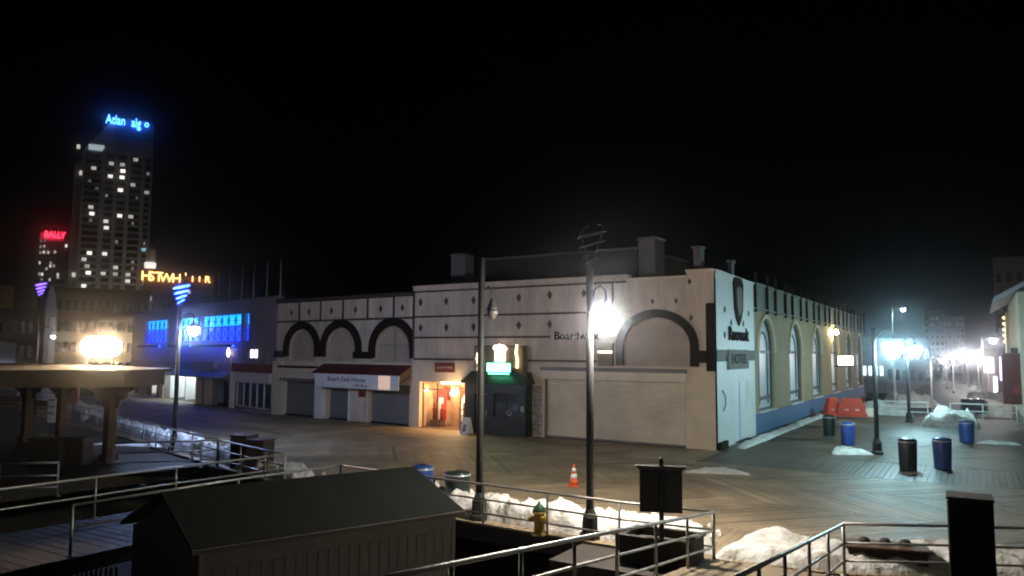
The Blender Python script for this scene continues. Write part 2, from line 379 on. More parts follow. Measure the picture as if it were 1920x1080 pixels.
# crumbled lumps kicked off the banks
def chunks(xs, label, n, seed, out=(.6,3.6)):
    r = random.Random(seed); mb = MB()
    for _ in range(n):
        x = r.uniform(*xs); y = edge(x)+r.uniform(.3,1)**.6*r.uniform(*out); q = r.uniform(.02,.09)*(1.4 if r.random() < .15 else 1)
        a = [2*math.pi*k/6+r.uniform(-.3,.3) for k in range(6)]
        lo = [(x+q*1.1*math.cos(t)*r.uniform(.7,1.1), y+q*math.sin(t)*r.uniform(.7,1.1), -.01) for t in a]; hi_ = [(x+q*.75*math.cos(t)*r.uniform(.6,1.1), y+q*.7*math.sin(t)*r.uniform(.6,1.1), q*r.uniform(.7,1.1)) for t in a]
        mb.add(lo+hi_+[(x,y,q*1.25)], [(k,(k+1)%6,(k+1)%6+6,k+6) for k in range(6)]+[(k+6,(k+1)%6+6,12) for k in range(6)])
    tag(mb.build('snow_lumps', 'snow'), label, 'snow', kind='stuff')
chunks((-16.3,-5.1), 'scattered crumbs of snow along the bank behind the hydrant', 170, 3)
chunks((-5,6), 'scattered crumbs of snow in front of the ramp gap', 190, 4)
chunks((-46,-20), 'scattered crumbs of snow along the far railing', 200, 5, (.6,2.8))
# ================================================================== RAILINGS
def railing(pts, label, group=None, heights=(1.0, .62, .27), spacing=2.4, r=.028, m='metal_grey', endloop=False):
    P = [Vector(p) if len(p) == 3 else Vector((*p, 0)) for p in pts]; O = P[0].copy()
    t = thing('railing', label, 'railing', O, 0, group); Q = [p-O for p in P]
    for k, h in enumerate(heights):
        MB().tube([q+Vector((0,0,h)) for q in Q], r*(1.2 if k == 0 else .9), 8).build('rail', m, t, True)
    posts = [Q[0]]
    for a, b in zip(Q, Q[1:]):
        n = max(1, round((b-a).length/spacing)); posts += [a+(b-a)*(i/n) for i in range(1, n+1)]
    first = None
    for q in posts:
        if first is None:
            mb = MB(); mb.tube([(0,0,0),(0,0,heights[0])], r*1.05, 8); mb.box(-.07,.07,-.07,.07,0,.015); first = o = mb.build('post', m, t, True)
        else: o = first.copy(); col.objects.link(o); o.parent = t
        o.location = q
    return t
rp = lambda xs, d=0: [(x, edge(x)+d, 0) for x in xs]
railing(rp([-16.4,-12.65,-11,-7.1,-4.95]), 'grey pipe railing in front of the fire hydrant and snow bank')
railing(rp([-2.4,-.56,.75,6]), 'grey pipe railing running behind the tall dark pillar')
railing(rp([-24.8,-21,-19.6]), 'short grey pipe railing in front of the two square dark bins', spacing=1.9)
railing(rp([-48,-42,-35.9,-30,-24.9]), 'long grey pipe railing past the base of the lamp with blue rings')
railing(rp([-90,-60,-48.2]), 'far pipe railing along the snow beyond the pavilion', spacing=3)
# near ramp climbing toward the viewer
SL = .112
def rz_(y): return max(0, (16.9-y))*SL
railing([(-4.95,16.7,0),(-4.95,11.5,rz_(11.5)),(-4.95,7.0,rz_(7.0)),(-4.95,3,rz_(3))], 'pipe railing on the planter side of the near ramp', spacing=1.75)
railing([(-2.4,17.0,0),(-2.4,11.5,rz_(11.5)),(-2.4,7.0,rz_(7.0))], 'pipe railing on the pillar side of the near ramp', spacing=1.75)
ramp = thing('ramp', 'wooden plank ramp rising from the snowy railing gap toward the viewer', 'ramp', (0,0,0))
mb = MB(); mb.add([(-5.1,16.9,-.06),(-2.3,16.9,-.06),(-2.3,2,rz_(2)-.06),(-5.1,2,rz_(2)-.06),(-5.1,16.9,-.3),(-2.3,16.9,-.3),(-2.3,2,rz_(2)-.3),(-5.1,2,rz_(2)-.3)], [(3,2,1,0),(4,5,6,7),(0,1,5,4),(1,2,6,5),(2,3,7,6),(3,0,4,7)]); mb.build('frame', 'wood_dark', ramp)
pl = None; y = 16.85; k = 0
while y > 8.0:
    if pl is None: mb = MB(); mb.bbox(-1.38,1.38,-.12,.12,-.05,0,.006); mb.t = [1.0]*len(mb.v); o = pl = mb.build('plank', 'plank', ramp)
    else: o = pl.copy(); col.objects.link(o); o.parent = ramp
    o.location = (-3.7+rnd.uniform(-.012,.012), y-.12, rz_(y-.12)+rnd.uniform(-.003,.003)); o.rotation_euler.x = -math.atan(SL)
    y -= .252
# second ramp beside the shed
Z2 = lambda y: max(0, 18-y)*.03
railing([(-19.6,18.15,0),(-19.4,14.0,Z2(14)),(-18.8,9,Z2(9)),(-18.3,4.5,Z2(4.5))], 'long two bar pipe handrail leading back toward the dark foreground beside the shed', heights=(1.0,.55), spacing=3.2)
railing([(-16.4,17.4,0),(-16.2,13.5,Z2(13.5)),(-15.7,9,Z2(9))], 'pipe handrail rising behind the shed roof beside the railing gap', heights=(1.0,.55), spacing=3.0)
r2 = thing('ramp', 'dim plank ramp with snowy streaks left of the dark shed', 'ramp', (0,0,0))
mb = MB(); mb.add([(-19.7,18.1,-.06),(-16.3,17.4,-.06),(-15.0,4.5,Z2(4.5)-.06),(-18.4,4.5,Z2(4.5)-.06),(-19.7,18.1,-.3),(-16.3,17.4,-.3),(-15.0,4.5,Z2(4.5)-.3),(-18.4,4.5,Z2(4.5)-.3)], [(3,2,1,0),(4,5,6,7),(0,1,5,4),(1,2,6,5),(2,3,7,6),(3,0,4,7)]); mb.build('frame', 'wood_dark', r2)
pl = None; y = 17.2
while y > 5:
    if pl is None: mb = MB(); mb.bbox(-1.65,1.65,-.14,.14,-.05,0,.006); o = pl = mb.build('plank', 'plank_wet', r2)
    else: o = pl.copy(); col.objects.link(o); o.parent = r2
    o.location = (-17.95+(17.4-y)*.095, y-.14, Z2(y-.14)+rnd.uniform(-.003,.003)); o.rotation_euler = (-.03, 0, 0)
    y -= .295
# pavilion rails
a, b = G(214,830,1.0), G(378,825,1.0)
railing([(a.x,a.y,-.02),(b.x,b.y,-.02),(-24.9,edge(-24.9),0)], 'pipe railing across the pavilion deck behind its thick front post')
a, b, c = G(0,868,1.0), G(110,866,1.0), G(210,848,1.0)
railing([(a.x,a.y,-.02),(b.x,b.y,-.02)], 'barely lit pipe rail low on the dark side of the pavilion deck', spacing=3)

# ================================================================== LAMPS
def lamp(base, label, light='lamp_white', ring=None, arm=(.6,.8), reach=.5, zl=5.35, top=6.5, globe=.24, group='boardwalk lamp posts with ring tops', rings=True, rm='ring'):
    t = thing('street_lamp', label, 'street lamp', base, 0, group)
    MB().lathe([(.26,0),(.26,.12),(.2,.16),(.19,.5),(.15,.58),(.12,.66),(.105,.7)], 8).build('base', 'metal_dark', t)
    MB().lathe([(.098,.6),(.092,3),(.085,top),(.03,top+.02)], 12).build('pole', 'metal_dark', t, True)
    ax = Vector((arm[0],arm[1],0)).normalized(); z0 = zl+.25
    pts = [ax*.06+Vector((0,0,z0)), ax*(reach*.3)+Vector((0,0,z0+.28)), ax*(reach*.65)+Vector((0,0,z0+.38)), ax*(reach*.95)+Vector((0,0,z0+.28)), ax*reach+Vector((0,0,z0+.06)), ax*reach+Vector((0,0,zl+.2))]
    MB().tube(pts, .026, 8).build('arm', 'metal_dark', t, True)
    c = ax*reach
    sh = MB().lathe([(globe*.98,-.02),(globe*1.05,.0),(globe*.8,.1),(.08,.2),(.05,.3),(.02,.32)], 14, (c.x,c.y,zl)).build('lantern_shade', 'metal_dark', t, True)
    MB().lathe([(.02,-globe*1.7),(globe*.6,-globe*1.45),(globe*.95,-globe*.8),(globe,-globe*.3),(globe*.9,-.03)], 14, (c.x,c.y,zl)).build('globe', light, t, True)
    if rings:
        for i, (r, z) in enumerate(((.13,top+.14),(.21,top+.34),(.29,top+.56),(.34,top+.80))):
            mb = MB(); pts = [(.06+r*math.cos(a), r*math.sin(a), z+.09*math.sin(a+.8)) for a in [2*math.pi*j/18 for j in range(18)]]
            if ring: mb.add([(.06,0,z-.0)]+pts, [(0,j+1,(j+1)%18+1) for j in range(18)])
            mb.tube(pts, .02, 6, True); mb.build('ring', ring or rm, t, True)
        for s in (-1, 1):
            MB().tube([(0,0,top),(.1*s+.03,0,top+.3),(.3*s+.05,0,top+.86),(.25*s+.08,.05,top+1.0),(.1*s+.08,.05,top+1.06)], .014, 6).build('strut', rm, t, True)
    return t
g = G(905,972); lamp((g.x,edge(g.x)+.35,0), 'dark lamp post with an unlit lantern between the green can and the fire hydrant', 'lamp_off', None, (.85,.5), .3, zl=5.55, top=6.95, globe=.15, rings=False)
g = G(1106,1010); lamp((g.x,edge(g.x)+.3,0), 'lamp post with a glaring white lantern beside the fire hydrant', 'lamp_white', None, (.9,.4), .4, zl=5.42)
g = G(326,843); lamp((g.x,g.y,0), 'lamp post topped by glowing blue rings with a bluish lantern', 'lamp_blue', 'ring_blue', (.6,.8), .6, zl=5.45, top=6.45)
g = G(62,778); lamp((g.x,g.y,0), 'far lamp post topped by small violet rings beyond the pavilion', 'lamp_street', 'ring_violet', (.6,.8), .9, zl=5.3, top=8.0, globe=.09)
g = G(1645,852); lamp((g.x,g.y,0), 'plaza lamp post with a cool cyan white lantern near the small snow heap', 'lamp_cyan', None, (1,.1), .75, zl=4.95, top=5.6, globe=.40, rings=False)
g = G(1705,792); lamp((g.x,g.y,0), 'second cool white plaza lamp post near the guard rail', 'lamp_cyan', None, (1,.1), .5, zl=5.0, top=5.6, globe=.40, rings=False)
lamp((9.5,20.3,0), 'white lamp post further along the boardwalk railing past the pillar', 'lamp_far', None, (-.3,.9), .5)  # added out of view as fill light for snow and facade
# tall street lamps inland
def tall_lamp(px, py_l, Y, z, label, light='lamp_street', gl=.22, sx=1):
    d = ray(px, py_l); p = CAM + d*(Y/d.y); t = thing('street_lamp', label, 'street lamp', (p.x-sx*.9, Y, -.62), 0, 'tall street lamps inland')
    zz = p.z+.62
    MB().lathe([(.16,0),(.16,.3),(.09,.4),(.06,zz+.2),(.02,zz+.24)], 8).build('pole', 'metal_grey', t, True)
    MB().tube([(0,0,zz-.3),(sx*.4,0,zz+.1),(sx*.9,0,zz+.12)], .035, 6).build('arm', 'metal_grey', t, True)
    MB().lathe([(.22,.05),(.26,.1),(.16,.2),(.03,.24)], 10, (sx*.9,0,zz-.03)).build('lantern_shade', 'metal_dark', t, True)
    MB().lathe([(.02,-gl),(gl*.8,-gl*.7),(gl,0),(gl*.8,.08)], 10, (sx*.9,0,zz)).build('globe', light, t, True)
tall_lamp(1693,580,78,0,'tall single lamp rising above the cool white plaza lamps', 'lamp_cyan', .16)
tall_lamp(1768,675,72,0,'street lamp just behind the big snow pile')
tall_lamp(1862,637,84,0,'street lamp with a starlike white light by the right hand buildings', gl=.28)
tall_lamp(1800,668,120,0,'smaller street lamp in the middle of the far street', gl=.3)
tall_lamp(1835,672,105,0,'bright street lamp right of the far street lights', gl=.36, sx=-1)
tall_lamp(1815,662,160,0,'distant street lamp at the end of the view', gl=.4)
for i, (px, py, Y, lb) in enumerate(((1786,670,135,'one of the small far street lamps left of the brightest cluster'),(1826,669,145,'small far street lamp inside the brightest cluster'),(1848,672,118,'far street lamp over the lit shopfront'),(1778,668,175,'very distant street lamp above the white slabs'),(1842,664,190,'last faint street lamp of the receding row'))):
    tall_lamp(px, py, Y, 0, lb, gl=.34)
tall_lamp(1640,662,110,0,'small street lamp behind the end of the ochre building', gl=.16)

# ================================================================== BUILDING A: cream corner building
FA = Frame((-28.64,36.24), (-10.27,35.3)); LA = FA.len
A = thing('corner_building', 'cream two storey corner building with brown stripes, diamonds and a big dark arch', 'building', FA.O, FA.ang)
HA, ZS = 8.25, 3.75
# openings of the lower storey
d0, d1, dz0, dz1 = FA.rect(786,716,872,808); dz0 = 0.0
s0, s1, _, sz1 = FA.rect(1020,712,1286,840); sz1 = 3.05
k0, k1 = 4.1, 8.45
wall(MB(), 0, LA, 0, ZS, [((d0+d1)/2,(d1-d0)/2,0,2.66,0), ((s0+s1)/2,(s1-s0)/2,0,sz1,0)], .35).build('lower_wall', 'cream_low', A)
ac, aw = FA.uz(1231,640)[0], (FA.uz(1294,640)[0]-FA.uz(1169,640)[0])/2
wall(MB(), 0, LA, ZS, 7.95, [(ac,aw,ZS+.06,4.75,1.38)], .3).build('upper_wall', 'cream', A)
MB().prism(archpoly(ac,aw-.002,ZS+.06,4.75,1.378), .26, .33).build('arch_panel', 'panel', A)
archring(MB(), ac, aw, 4.75, 1.38, .40, ZS+.05, -.14, .02).build('arch_band', 'darktrim', A)
# parapet in three heights with coping
for a, b, z in ((0,14.05,8.22),(14.05,17.05,8.02),(17.05,LA,8.28)):
    bx('parapet', 'cream', A, a+.001, b-.001, .001, .35, 7.95, z)
    bx('coping', 'cream_low' if a else 'cream', A, a-.02, b+.0, -.09, .42, z, z+.09)
bx('cornice_shadow_line', 'brown', A, .02, 13.95, -.045, -.001, 7.9, 8.0)  # raised brown trim strip below the coping
bx('party_wall', 'cream', A, .002, .3, .36, 9, 0, 8.0)
bx('roof', 'dgrey', A, .31, LA-1.4, .36, 18, 7.4, 7.6); bx('back_wall', 'dgrey', A, .01, LA-1.4, 7.7, 18, .01, 7.39)
# horizontal stripes, each a raised timber
for y, x1 in ((594,13.1),(633,9.55),(673,12.3)):
    z = FA.uz(790,y)[1]; bx('stripe', 'brown', A, .12, x1, -.05, -.001, z-.06, z+.05)
for px, z0, z1 in ((773,4.0,8.0),(1150,6.5,7.9),(1107,3.8,7.9)):
    u = max(.06, FA.uz(px,600)[0]); bx('upright_trim', 'brown', A, u-.06, u+.06, -.06, -.002, z0, z1)
dm = None
for px, py in ((789,567),(837,565),(888,563),(973,558),(1031,553),(1095,550),(789,615),(837,614),(888,613),(973,610),(1031,608),(1224,565),(1268,564),(1293,528),(1296,596)):
    u, z = FA.uz(px, py)
    if dm is None: dm = o = MB().prism([(0,-.24),(.15,0),(0,.24),(-.15,0)], -.04, .0).build('diamond', 'brown', A)
    else: o = dm.copy(); col.objects.link(o); o.parent = A
    o.location = (u, -.002, z); s_ = .62 if px > 1200 else 1; o.scale = (s_,1,s_)
# dark band and upright bar at the corner
bx('band_block', 'darktrim', A, ac+aw+.42, LA-.36, -.16, -.003, 3.98, 4.55)
mb = MB(); mb.bbox(LA-.36, LA+.03, -.2, -.004, 3.6, 6.75, .05); mb.build('upright_bar', 'darktrim', A)
# big roller shutter
sh = slats(s0,s1,.02,sz1,.24,.11).build('roller_shutter', 'shutter', A)
bx('shutter_housing', 'shutter', A, s0-.1, s1+.08, -.16, .2, sz1+.003, sz1+.42)
bx('housing_lip', 'grey', A, s0-.12, s1+.1, -.24, .1, sz1+.425, sz1+.62)
for u in (s0, s1): bx('shutter_rail', 'grey', A, u-.05, u+.05, .1, .24, 0, sz1)
bx('bottom_bar', 'grey', A, s0+.06, s1-.06, .18, .215, .01, .1)
# fading sign letters above: partly hidden by the lamp post
u, z = FA.uz(1078,630)
text('lettering', 'Boardwalk', .62, 'darktrim', A, (u+.1,-.06,z), .04, 2.6)
bx('sign_box', 'olive', A, 12.45, 13.25, -.22, -.003, 3.75, 4.9)
bx('sign_tube', em('neon_bar', (1,.85,.62), 5), A, 12.5, 13.25, -.27, -.225, 4.42, 4.5)
# poster panel beside the porch
p0, p1, pz0, pz1 = FA.rect(998,726,1018,820)
for i in range(6): bx('poster', 'poster', A, p0+.02, p1-.02, -.03, -.003, .08+i*.43, .08+i*.43+.40)
# lit shop doorway
S = bx('shop_recess', mat('shop_wall', (.55,.42,.30), .6, .3, 2), A, d0, d1, 2.2, 2.3, 0, 2.66)
bx('recess_side', M['shop_wall'] if 'shop_wall' in M else S.data.materials[0], A, d0-.1, d0-.001, .36, 2.2, 0, 2.66); bx('recess_side', S.data.materials[0], A, d1+.001, d1+.1, .36, 2.2, 0, 2.66)
bx('recess_ceiling', 'cream', A, d0, d1, .36, 2.2, 2.67, 2.76); bx('recess_floor', 'wood_post', A, d0, d1, 0, 2.2, -.03, .02)
W_ = d1-d0
bx('display_poster', mat('red_display', (.55,.08,.07), .5, .4, 5), A, d0+.35, d0+1.05, 1.2, 1.26, .35, 2.15)
bx('display_poster', em('lit_poster', (1,.30,.24), 1.6), A, d0+.55, d0+.85, 1.14, 1.19, 1.0, 1.7)
bx('door_leaf', mat('tan_door', (.4,.26,.14), .5, .2, 3), A, d0+1.2, d0+1.95, 1.5, 1.56, .03, 2.1)
c_ = d0+2.45
MB().prism(archpoly(c_,.24,1.45,1.62,.36), 1.3, 1.36).build('display_card', em('lit_card', (1,.75,.45), 1.6), A)
for k in (-1, 1): MB().tube([(c_+k*.26,1.28,.6),(c_+k*.26,1.28,1.7)], .03, 6).build('display_rod', em('lit_rod', (1,.8,.5), 1.2), A)
for i in range(3): bx('shelf', 'wood_post', A, c_-.4, c_+.45, 1.2, 1.7, .3+i*.38, .34+i*.38)
for i in range(9):
    u = c_-.32+(i%3)*.3; zz = .345+(i//3)*.38
    MB().lathe([(.07,0),(.09,.08),(.06,.2),(.02,.24)], 8, (u,1.36,zz)).build('merchandise', [ 'white_paint','red','orange'][i%3], A, True)
for i in range(4):
    u = d0+.45+i*.17; MB().lathe([(.07,0),(.1,.1),(.085,.35),(.11,.62),(.05,.7),(.07,.8),(.06,.92),(.01,.97)], 8, (u,.85+.1*(i%2),.42)).build('mannequin', ['red','barrier','cream','red'][i], A, True)
bx('display_plinth', 'wood_post', A, d0+.25, d0+1.08, .65, 1.1, .021, .41)
for i in range(5): bx('wall_print', ['red','white_paint','barrier','cream','poster'][i], A, d0+.1+i*.62, d0+.6+i*.62, 2.15, 2.195, 1.5+.12*(i%2), 2.3)
for u in (d0+.02, d0+1.1, d1-.62, d1-.04): bx('door_frame', 'wood_post', A, u-.035, u+.035, .3, .38, .02, 2.6)
bx('door_frame', 'wood_post', A, d0+.06, d1-.08, .3, .38, 2.18, 2.26)
bx('ceiling_light', em('shop_tube', (1,.60,.28), 95), A, d0+.9, d1-1.2, .9, 1.15, 2.55, 2.62)
bx('ceiling_light', em('shop_spot', (1,.72,.42), 40), A, d0+.08, d0+.26, .42, .5, 2.1, 2.2)
# flame-shaped wall lamp at the right jamb
u, z = FA.uz(858,737)
mb = MB(); mb.lathe([(.02,-.14),(.17,-.08),(.2,.04),(.12,.14),(.03,.18)], 12); o = mb.build('wall_lamp', em('flame_lamp', (1,.66,.34), 110), A, True); o.location = (u,-.32,z)
o = MB().tube([(u,-.01,z+.3),(u,-.3,z+.34),(u,-.32,z+.17)], .02, 6).build('wall_lamp_arm', 'metal_dark', A, True)
u0, u1, z0, z1 = FA.rect(816,680,853,698)
pq = bx('red_plaque', 'red', A, u0, u1, -.06, -.003, z0, z1); text('lettering', 'LEATHER', .2, 'cream', A, ((u0+u1)/2,-.07,(z0+z1)/2), .006, (u1-u0)*.8)

# the dark pub porch standing out from the wall
P = thing('pub_porch', 'black green entrance porch with hipped hood below the glowing green sign', 'porch', FA.pt(0,0,0), FA.ang)
wall(MB(), k0+.35, k1, 0, 2.75, [(k0+1.5,.45,0,2.15,0),(k0+3.1,.8,.95,2.2,0)], .12, -.7).build('front', 'porch', P)
MB().add([(k0-.15,-.004,0),(k0+.35,-.7,0),(k0+.35,-.7,2.75),(k0-.15,-.004,2.75)], [(0,1,2,3)]).build('side', 'porch', P)
bx('side', 'porch', P, k1-.1, k1-.002, -.59, -.004, 0, 2.74)
MB().add([(k0-.5,-.004,2.72),(k0+.2,-.95,2.72),(k1+.2,-.95,2.72),(k1+.2,-.004,2.72),(k0+.3,-.004,3.35),(k0+.6,-.45,3.35),(k1-.1,-.45,3.35),(k1-.1,-.004,3.35)], [(3,2,1,0),(0,1,5,4),(1,2,6,5),(2,3,7,6),(4,5,6,7)]).build('hood', 'porch', P)
bx('door_leaf', 'black', P, k0+1.07, k0+1.93, -.6, -.56, .02, 2.13); MB().tube([(k0+1.8,-.64,.9),(k0+1.8,-.64,1.3)], .02, 6).build('door_handle', 'metal_grey', P)
bx('pane', 'glass', P, k0+2.31, k0+3.89, -.6, -.57, .97, 2.19); bx('mullion', 'porch', P, k0+3.07, k0+3.13, -.64, -.57, .95, 2.2)
for i, (px, py) in enumerate(((955,775),(980,768))):
    u, z = FA.uz(px, py, -.7); text('lettering', 'OR'[i], .42, 'metal_grey', P, (u,-.73,z), .01)
Bd = thing('pub_sign', 'olive signboard with a glowing beer mug and a green lit name bar', 'sign', FA.pt(0,0,0), FA.ang)
u0, u1, z0, z1 = FA.rect(889,648,984,703,-.3)
bx('board', 'olive', Bd, u0, u1, -.32, -.02, 3.3, z1); bx('board_frame', 'brown', Bd, u1-.1, u1+.03, -.36, -.33, 3.3, z1); bx('board_frame', 'brown', Bd, u0, u1-.101, -.36, -.33, z1-.07, z1)
u, z = FA.uz(939,663,-.35); neon = em('neon_warm_white', (1,.78,.6), 4.5); mbd = MB()
bx('mug_body', neon, Bd, u-.32, u+.3, -.46, -.37, z-.46, z+.2)
for dx_, dz_, r_ in ((-.3,.32,.15),(-.05,.36,.16),(.2,.32,.15),(.33,.26,.1)): MB().lathe([(.01,-r_),(r_*.7,-r_*.7),(r_,0),(r_*.7,r_*.7),(.01,r_)], 12, (u+dx_,-.42,z+dz_)).build('mug_froth', neon, Bd, True)
text('lettering', "N'E", .44, 'darktrim', Bd, (u,-.48,z-.1), .012, .5)
for px, py in ((970,668),(897,678)):
    a, b = FA.uz(px,py,-.35); hh = .62 if px > 950 else .48
    MB().tube([(a+.02,-.4,b-hh),(a+.03,-.4,b-hh*.3),(a-.06,-.4,b+hh*.3),(a,-.4,b+hh)], .055, 8).build('neon_tube', em('neon_yellow', (1,.72,.35), 6), Bd, True)
u0, u1, z0, z1 = FA.rect(913,681,957,697,-.8)
gs = bx('name_bar_case', 'black', Bd, u0-.08, u1+.08, -.78, -.37, z0-.07, z1+.07)
MB().bbox(u0, u1, -.84, -.785, z0, z1, .03).build('name_bar', em('green_sign', (.16,1,.52), 5), Bd)
bx('drip_light', em('green_strip', (.12,1,.45), 7), Bd, u0+.1, u1-.15, -.82, -.7, z0-.13, z0-.075)
# A-frame sidewalk sign
g = G(875,813); t = thing('sandwich_board', 'small white sandwich board by the lit shop door', 'sign', (g.x,g.y,0), FA.ang)
for s in (-1, 1):
    mb = MB(); mb.add([(-.28,.24*s,0),(.28,.24*s,0),(.2,.03*s,.85),(-.2,.03*s,.85),(-.28,.28*s,0),(.28,.28*s,0),(.2,.06*s,.86),(-.2,.06*s,.86)], [(0,1,2,3),(7,6,5,4),(0,4,5,1),(1,5,6,2),(2,6,7,3),(3,7,4,0)]); mb.build('panel', 'white_paint', t)
MB().add([(-.13,-.275,.12),(.13,-.275,.12),(.09,-.12,.6),(-.09,-.12,.6)], [(0,1,2,3)]).build('inset', 'grey', t)
# rooftop boxes behind the parapet
def roofbox(name, label, x0, y0, x1, y1, depth, back, m='grey', zb=7.6, cap=True):
    fr = Frame((FA.O.x+FA.n.x*back, FA.O.y+FA.n.y*back), (FA.O.x+FA.n.x*back+FA.u.x, FA.O.y+FA.n.y*back+FA.u.y))
    a, b, _, z1 = fr.rect(x0,y0,x1,y1); t = thing(name, label, 'roof structure', fr.O+Vector((0,0,zb)), fr.ang)
    bx('wall', m, t, a, b, 0, depth, .0, z1-zb)
    if cap: bx('cap', 'grey', t, a-.08, b+.08, -.08, depth+.08, z1-zb+.002, z1-zb+.12)
    return t
roofbox('rooftop_hall', 'long dark rooftop storey set back behind the cream parapet', 905, 478, 1195, 520, 8, 7, 'dgrey')
roofbox('stair_tower', 'square grey stair tower on the roof of the cream building', 1197, 449, 1228, 515, 1.3, 3.5)
roofbox('chimney', 'narrow chimney on the roof near the corner', 1300, 466, 1314, 512, .5, 2.5)
roofbox('chimney', 'short chimney behind the side parapet of the corner', 1365, 492, 1372, 520, .4, 5)
roofbox('roof_vent', 'small pale box on the far roof above the lit shop', 846, 478, 872, 496, 1.2, 12, 'hotel')

# corner's side face toward the plaza (white)
FS = Frame((-10.27,35.3), (-10.45,43.2))
Sd = thing('corner_side_facade', 'whitewashed side wall at the corner with a crest and old lettering', 'wall', FS.O, FS.ang)
LS = FS.len
sbx = lambda n, m, *a: bx(n, m, Sd, *a)
wall(MB(), .02, LS, 0, 8.25, [(4.9,1.6,0,3.0,0)], .18, -.08).build('wall', 'white_paint', Sd)
bx('edge', 'white_paint', Sd, LS-.04, LS, -.079, .3, 0, 8.25); bx('coping', 'white_paint', Sd, .0, LS+.05, -.14, .3, 8.251, 8.34)
sbx('door_panel', 'window_white', 3.31, 6.49, .08, .12, .01, 2.99)
for u in (4.9,): sbx('door_joint', 'grey', u-.02, u+.02, .06, .079, .02, 2.98)
u, z = FS.uz(1380,566)
pg = [(-.75,1.15),(-.5,1.5),(.5,1.5),(.75,1.15),(.62,-.5),(.35,-1.1),(0,-1.5),(-.35,-1.1),(-.62,-.5)]
MB().prism([(u+x*1.35,z+y*.82) for x, y in pg], -.16, -.082).build('crest', 'darktrim', Sd)
MB().prism([(u+x*.75,z+y*.5) for x, y in pg], -.2, -.162).build('crest_inset', 'grey', Sd)
u, z = FS.uz(1381,628); text('lettering', 'Roowalt', 1.0, 'darktrim', Sd, (u,-.13,z), .03, 4.2)
for px, py in ((1355,580),(1355,628),(1367,605),(1390,607),(1358,672),(1400,588)):
    a, b = FS.uz(px, py); MB().prism([(a,b-.16),(a+.12,b),(a,b+.16),(a-.12,b)], -.12, -.081).build('stud', 'darktrim', Sd)
a0, a1, z0, z1 = FS.rect(1346,658,1409,684); sbx('belt_band', 'grey', .05, LS-.02, -.11, -.081, 4.05, 4.6)
a0, a1, z0, z1 = FS.rect(1360,660,1398,690); sbx('sign_panel', 'grey', a0, a1, -.17, -.111, 3.65, 4.62); text('lettering', 'HOTEL', .7, 'darktrim', Sd, ((a0+a1)/2,-.18,4.13), .01, (a1-a0)*.75)
sbx('plinth', 'darktrim', .02, 1.4, -.22, -.081, 0, .35)
MB().tube([(.8,-.12,2.7),(1.15,-.16,2.45),(1.2,-.16,2.0),(.95,-.12,1.75)], .03, 6).build('pipe_loop', 'grey', Sd, True)
def merge(t, root):
    """hand a helper Empty's parts to the building they belong to"""
    bpy.context.view_layer.update()
    for ch in list(t.children):
        m = root.matrix_world.inverted() @ t.matrix_world @ ch.matrix_basis
        ch.parent = root; ch.matrix_parent_inverse = Matrix.Identity(4); ch.matrix_basis = m
    bpy.data.objects.remove(t)
merge(Sd, A)
for o in list(col.objects):
    if o.name.split('.')[0] in ('rooftop_hall', 'stair_tower', 'chimney', 'roof_vent') and o.type == 'EMPTY': merge(o, A)

# ================================================================== BUILDING B: arcade of three arches
FB = Frame((-42.23,38.04), (-28.66,36.24)); LB = FB.len
B = thing('arched_arcade', 'narrow cream building with three dark arches and roller shutters', 'building', FB.O, FB.ang)
sh1 = (.98,4.72); sh2 = (5.75,7.95); dr = (8.15,9.75); sh3 = (9.85,13.5)
wall(MB(), 0, LB, 0, 3.7, [((a+b)/2,(b-a)/2,0,h,0) for (a, b), h in ((sh1,2.55),(sh2,2.45),(sh3,2.4))], .45).build('lower_wall', 'cream_low', B)
AR = [(3.0,1.48,4.55,1.35),(7.1,1.55,4.55,1.39),(12.0,1.6,4.5,1.47)]
wall(MB(), 0, LB, 3.7, 6.42, [(c,w,3.76,s,r) for c,w,s,r in AR], .3).build('upper_wall', 'cream', B)
wall(MB(), 0, LB, 6.42, 7.85, [], .1).build('frieze', 'cream', B)
for c,w,s,r in AR:
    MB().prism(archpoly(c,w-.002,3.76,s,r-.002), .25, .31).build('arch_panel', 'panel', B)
    archring(MB(), c, w, s, r, .5, 4.02, -.16, .02, clip=LB-.01).build('arch_band', 'darktrim', B)
for u in (11.95,): bx('panel_joint', 'grey', B, u-.03, u+.03, .22, .249, 3.8, 5.9)
bx('panel_joint', 'grey', B, 10.45, 13.55, .225, .247, 4.75, 4.81)
for a, b in ((.05,.95),(8.5,10.2)): bx('impost_block', 'darktrim', B, a, b, -.2, -.002, 3.95, 4.4)
bx('frieze_rail', 'brown', B, .05, LB-.02, -.07, -.003, 6.37, 6.49)
bx('coping', 'dgrey', B, -.02, LB-.02, -.14, .4, 7.852, 7.98); bx('coping_trim', 'brown', B, .0, LB-.02, -.1, -.003, 7.72, 7.83)
for px in (562,602,644,690,739): u = FB.uz(px,580)[0]; bx('frieze_bar', 'brown', B, u-.06, u+.06, -.06, -.004, 6.5, 7.72)
for px, py in ((547,586),(580,584),(622,582),(667,578),(714,576),(755,573)):
    u, z = FB.uz(px, py); o = dm.copy(); col.objects.link(o); o.parent = B; o.location = (u,-.003,7.05); o.scale = (.95,1,.95)
bx('roof', 'dgrey', B, .31, LB-.02, .41, 16, 7.3, 7.5); bx('body', 'dgrey', B, .01, LB-.02, .5, 16, .01, 7.29); bx('end_wall', 'cream', B, .002, .3, .46, 16, 0, 7.85)
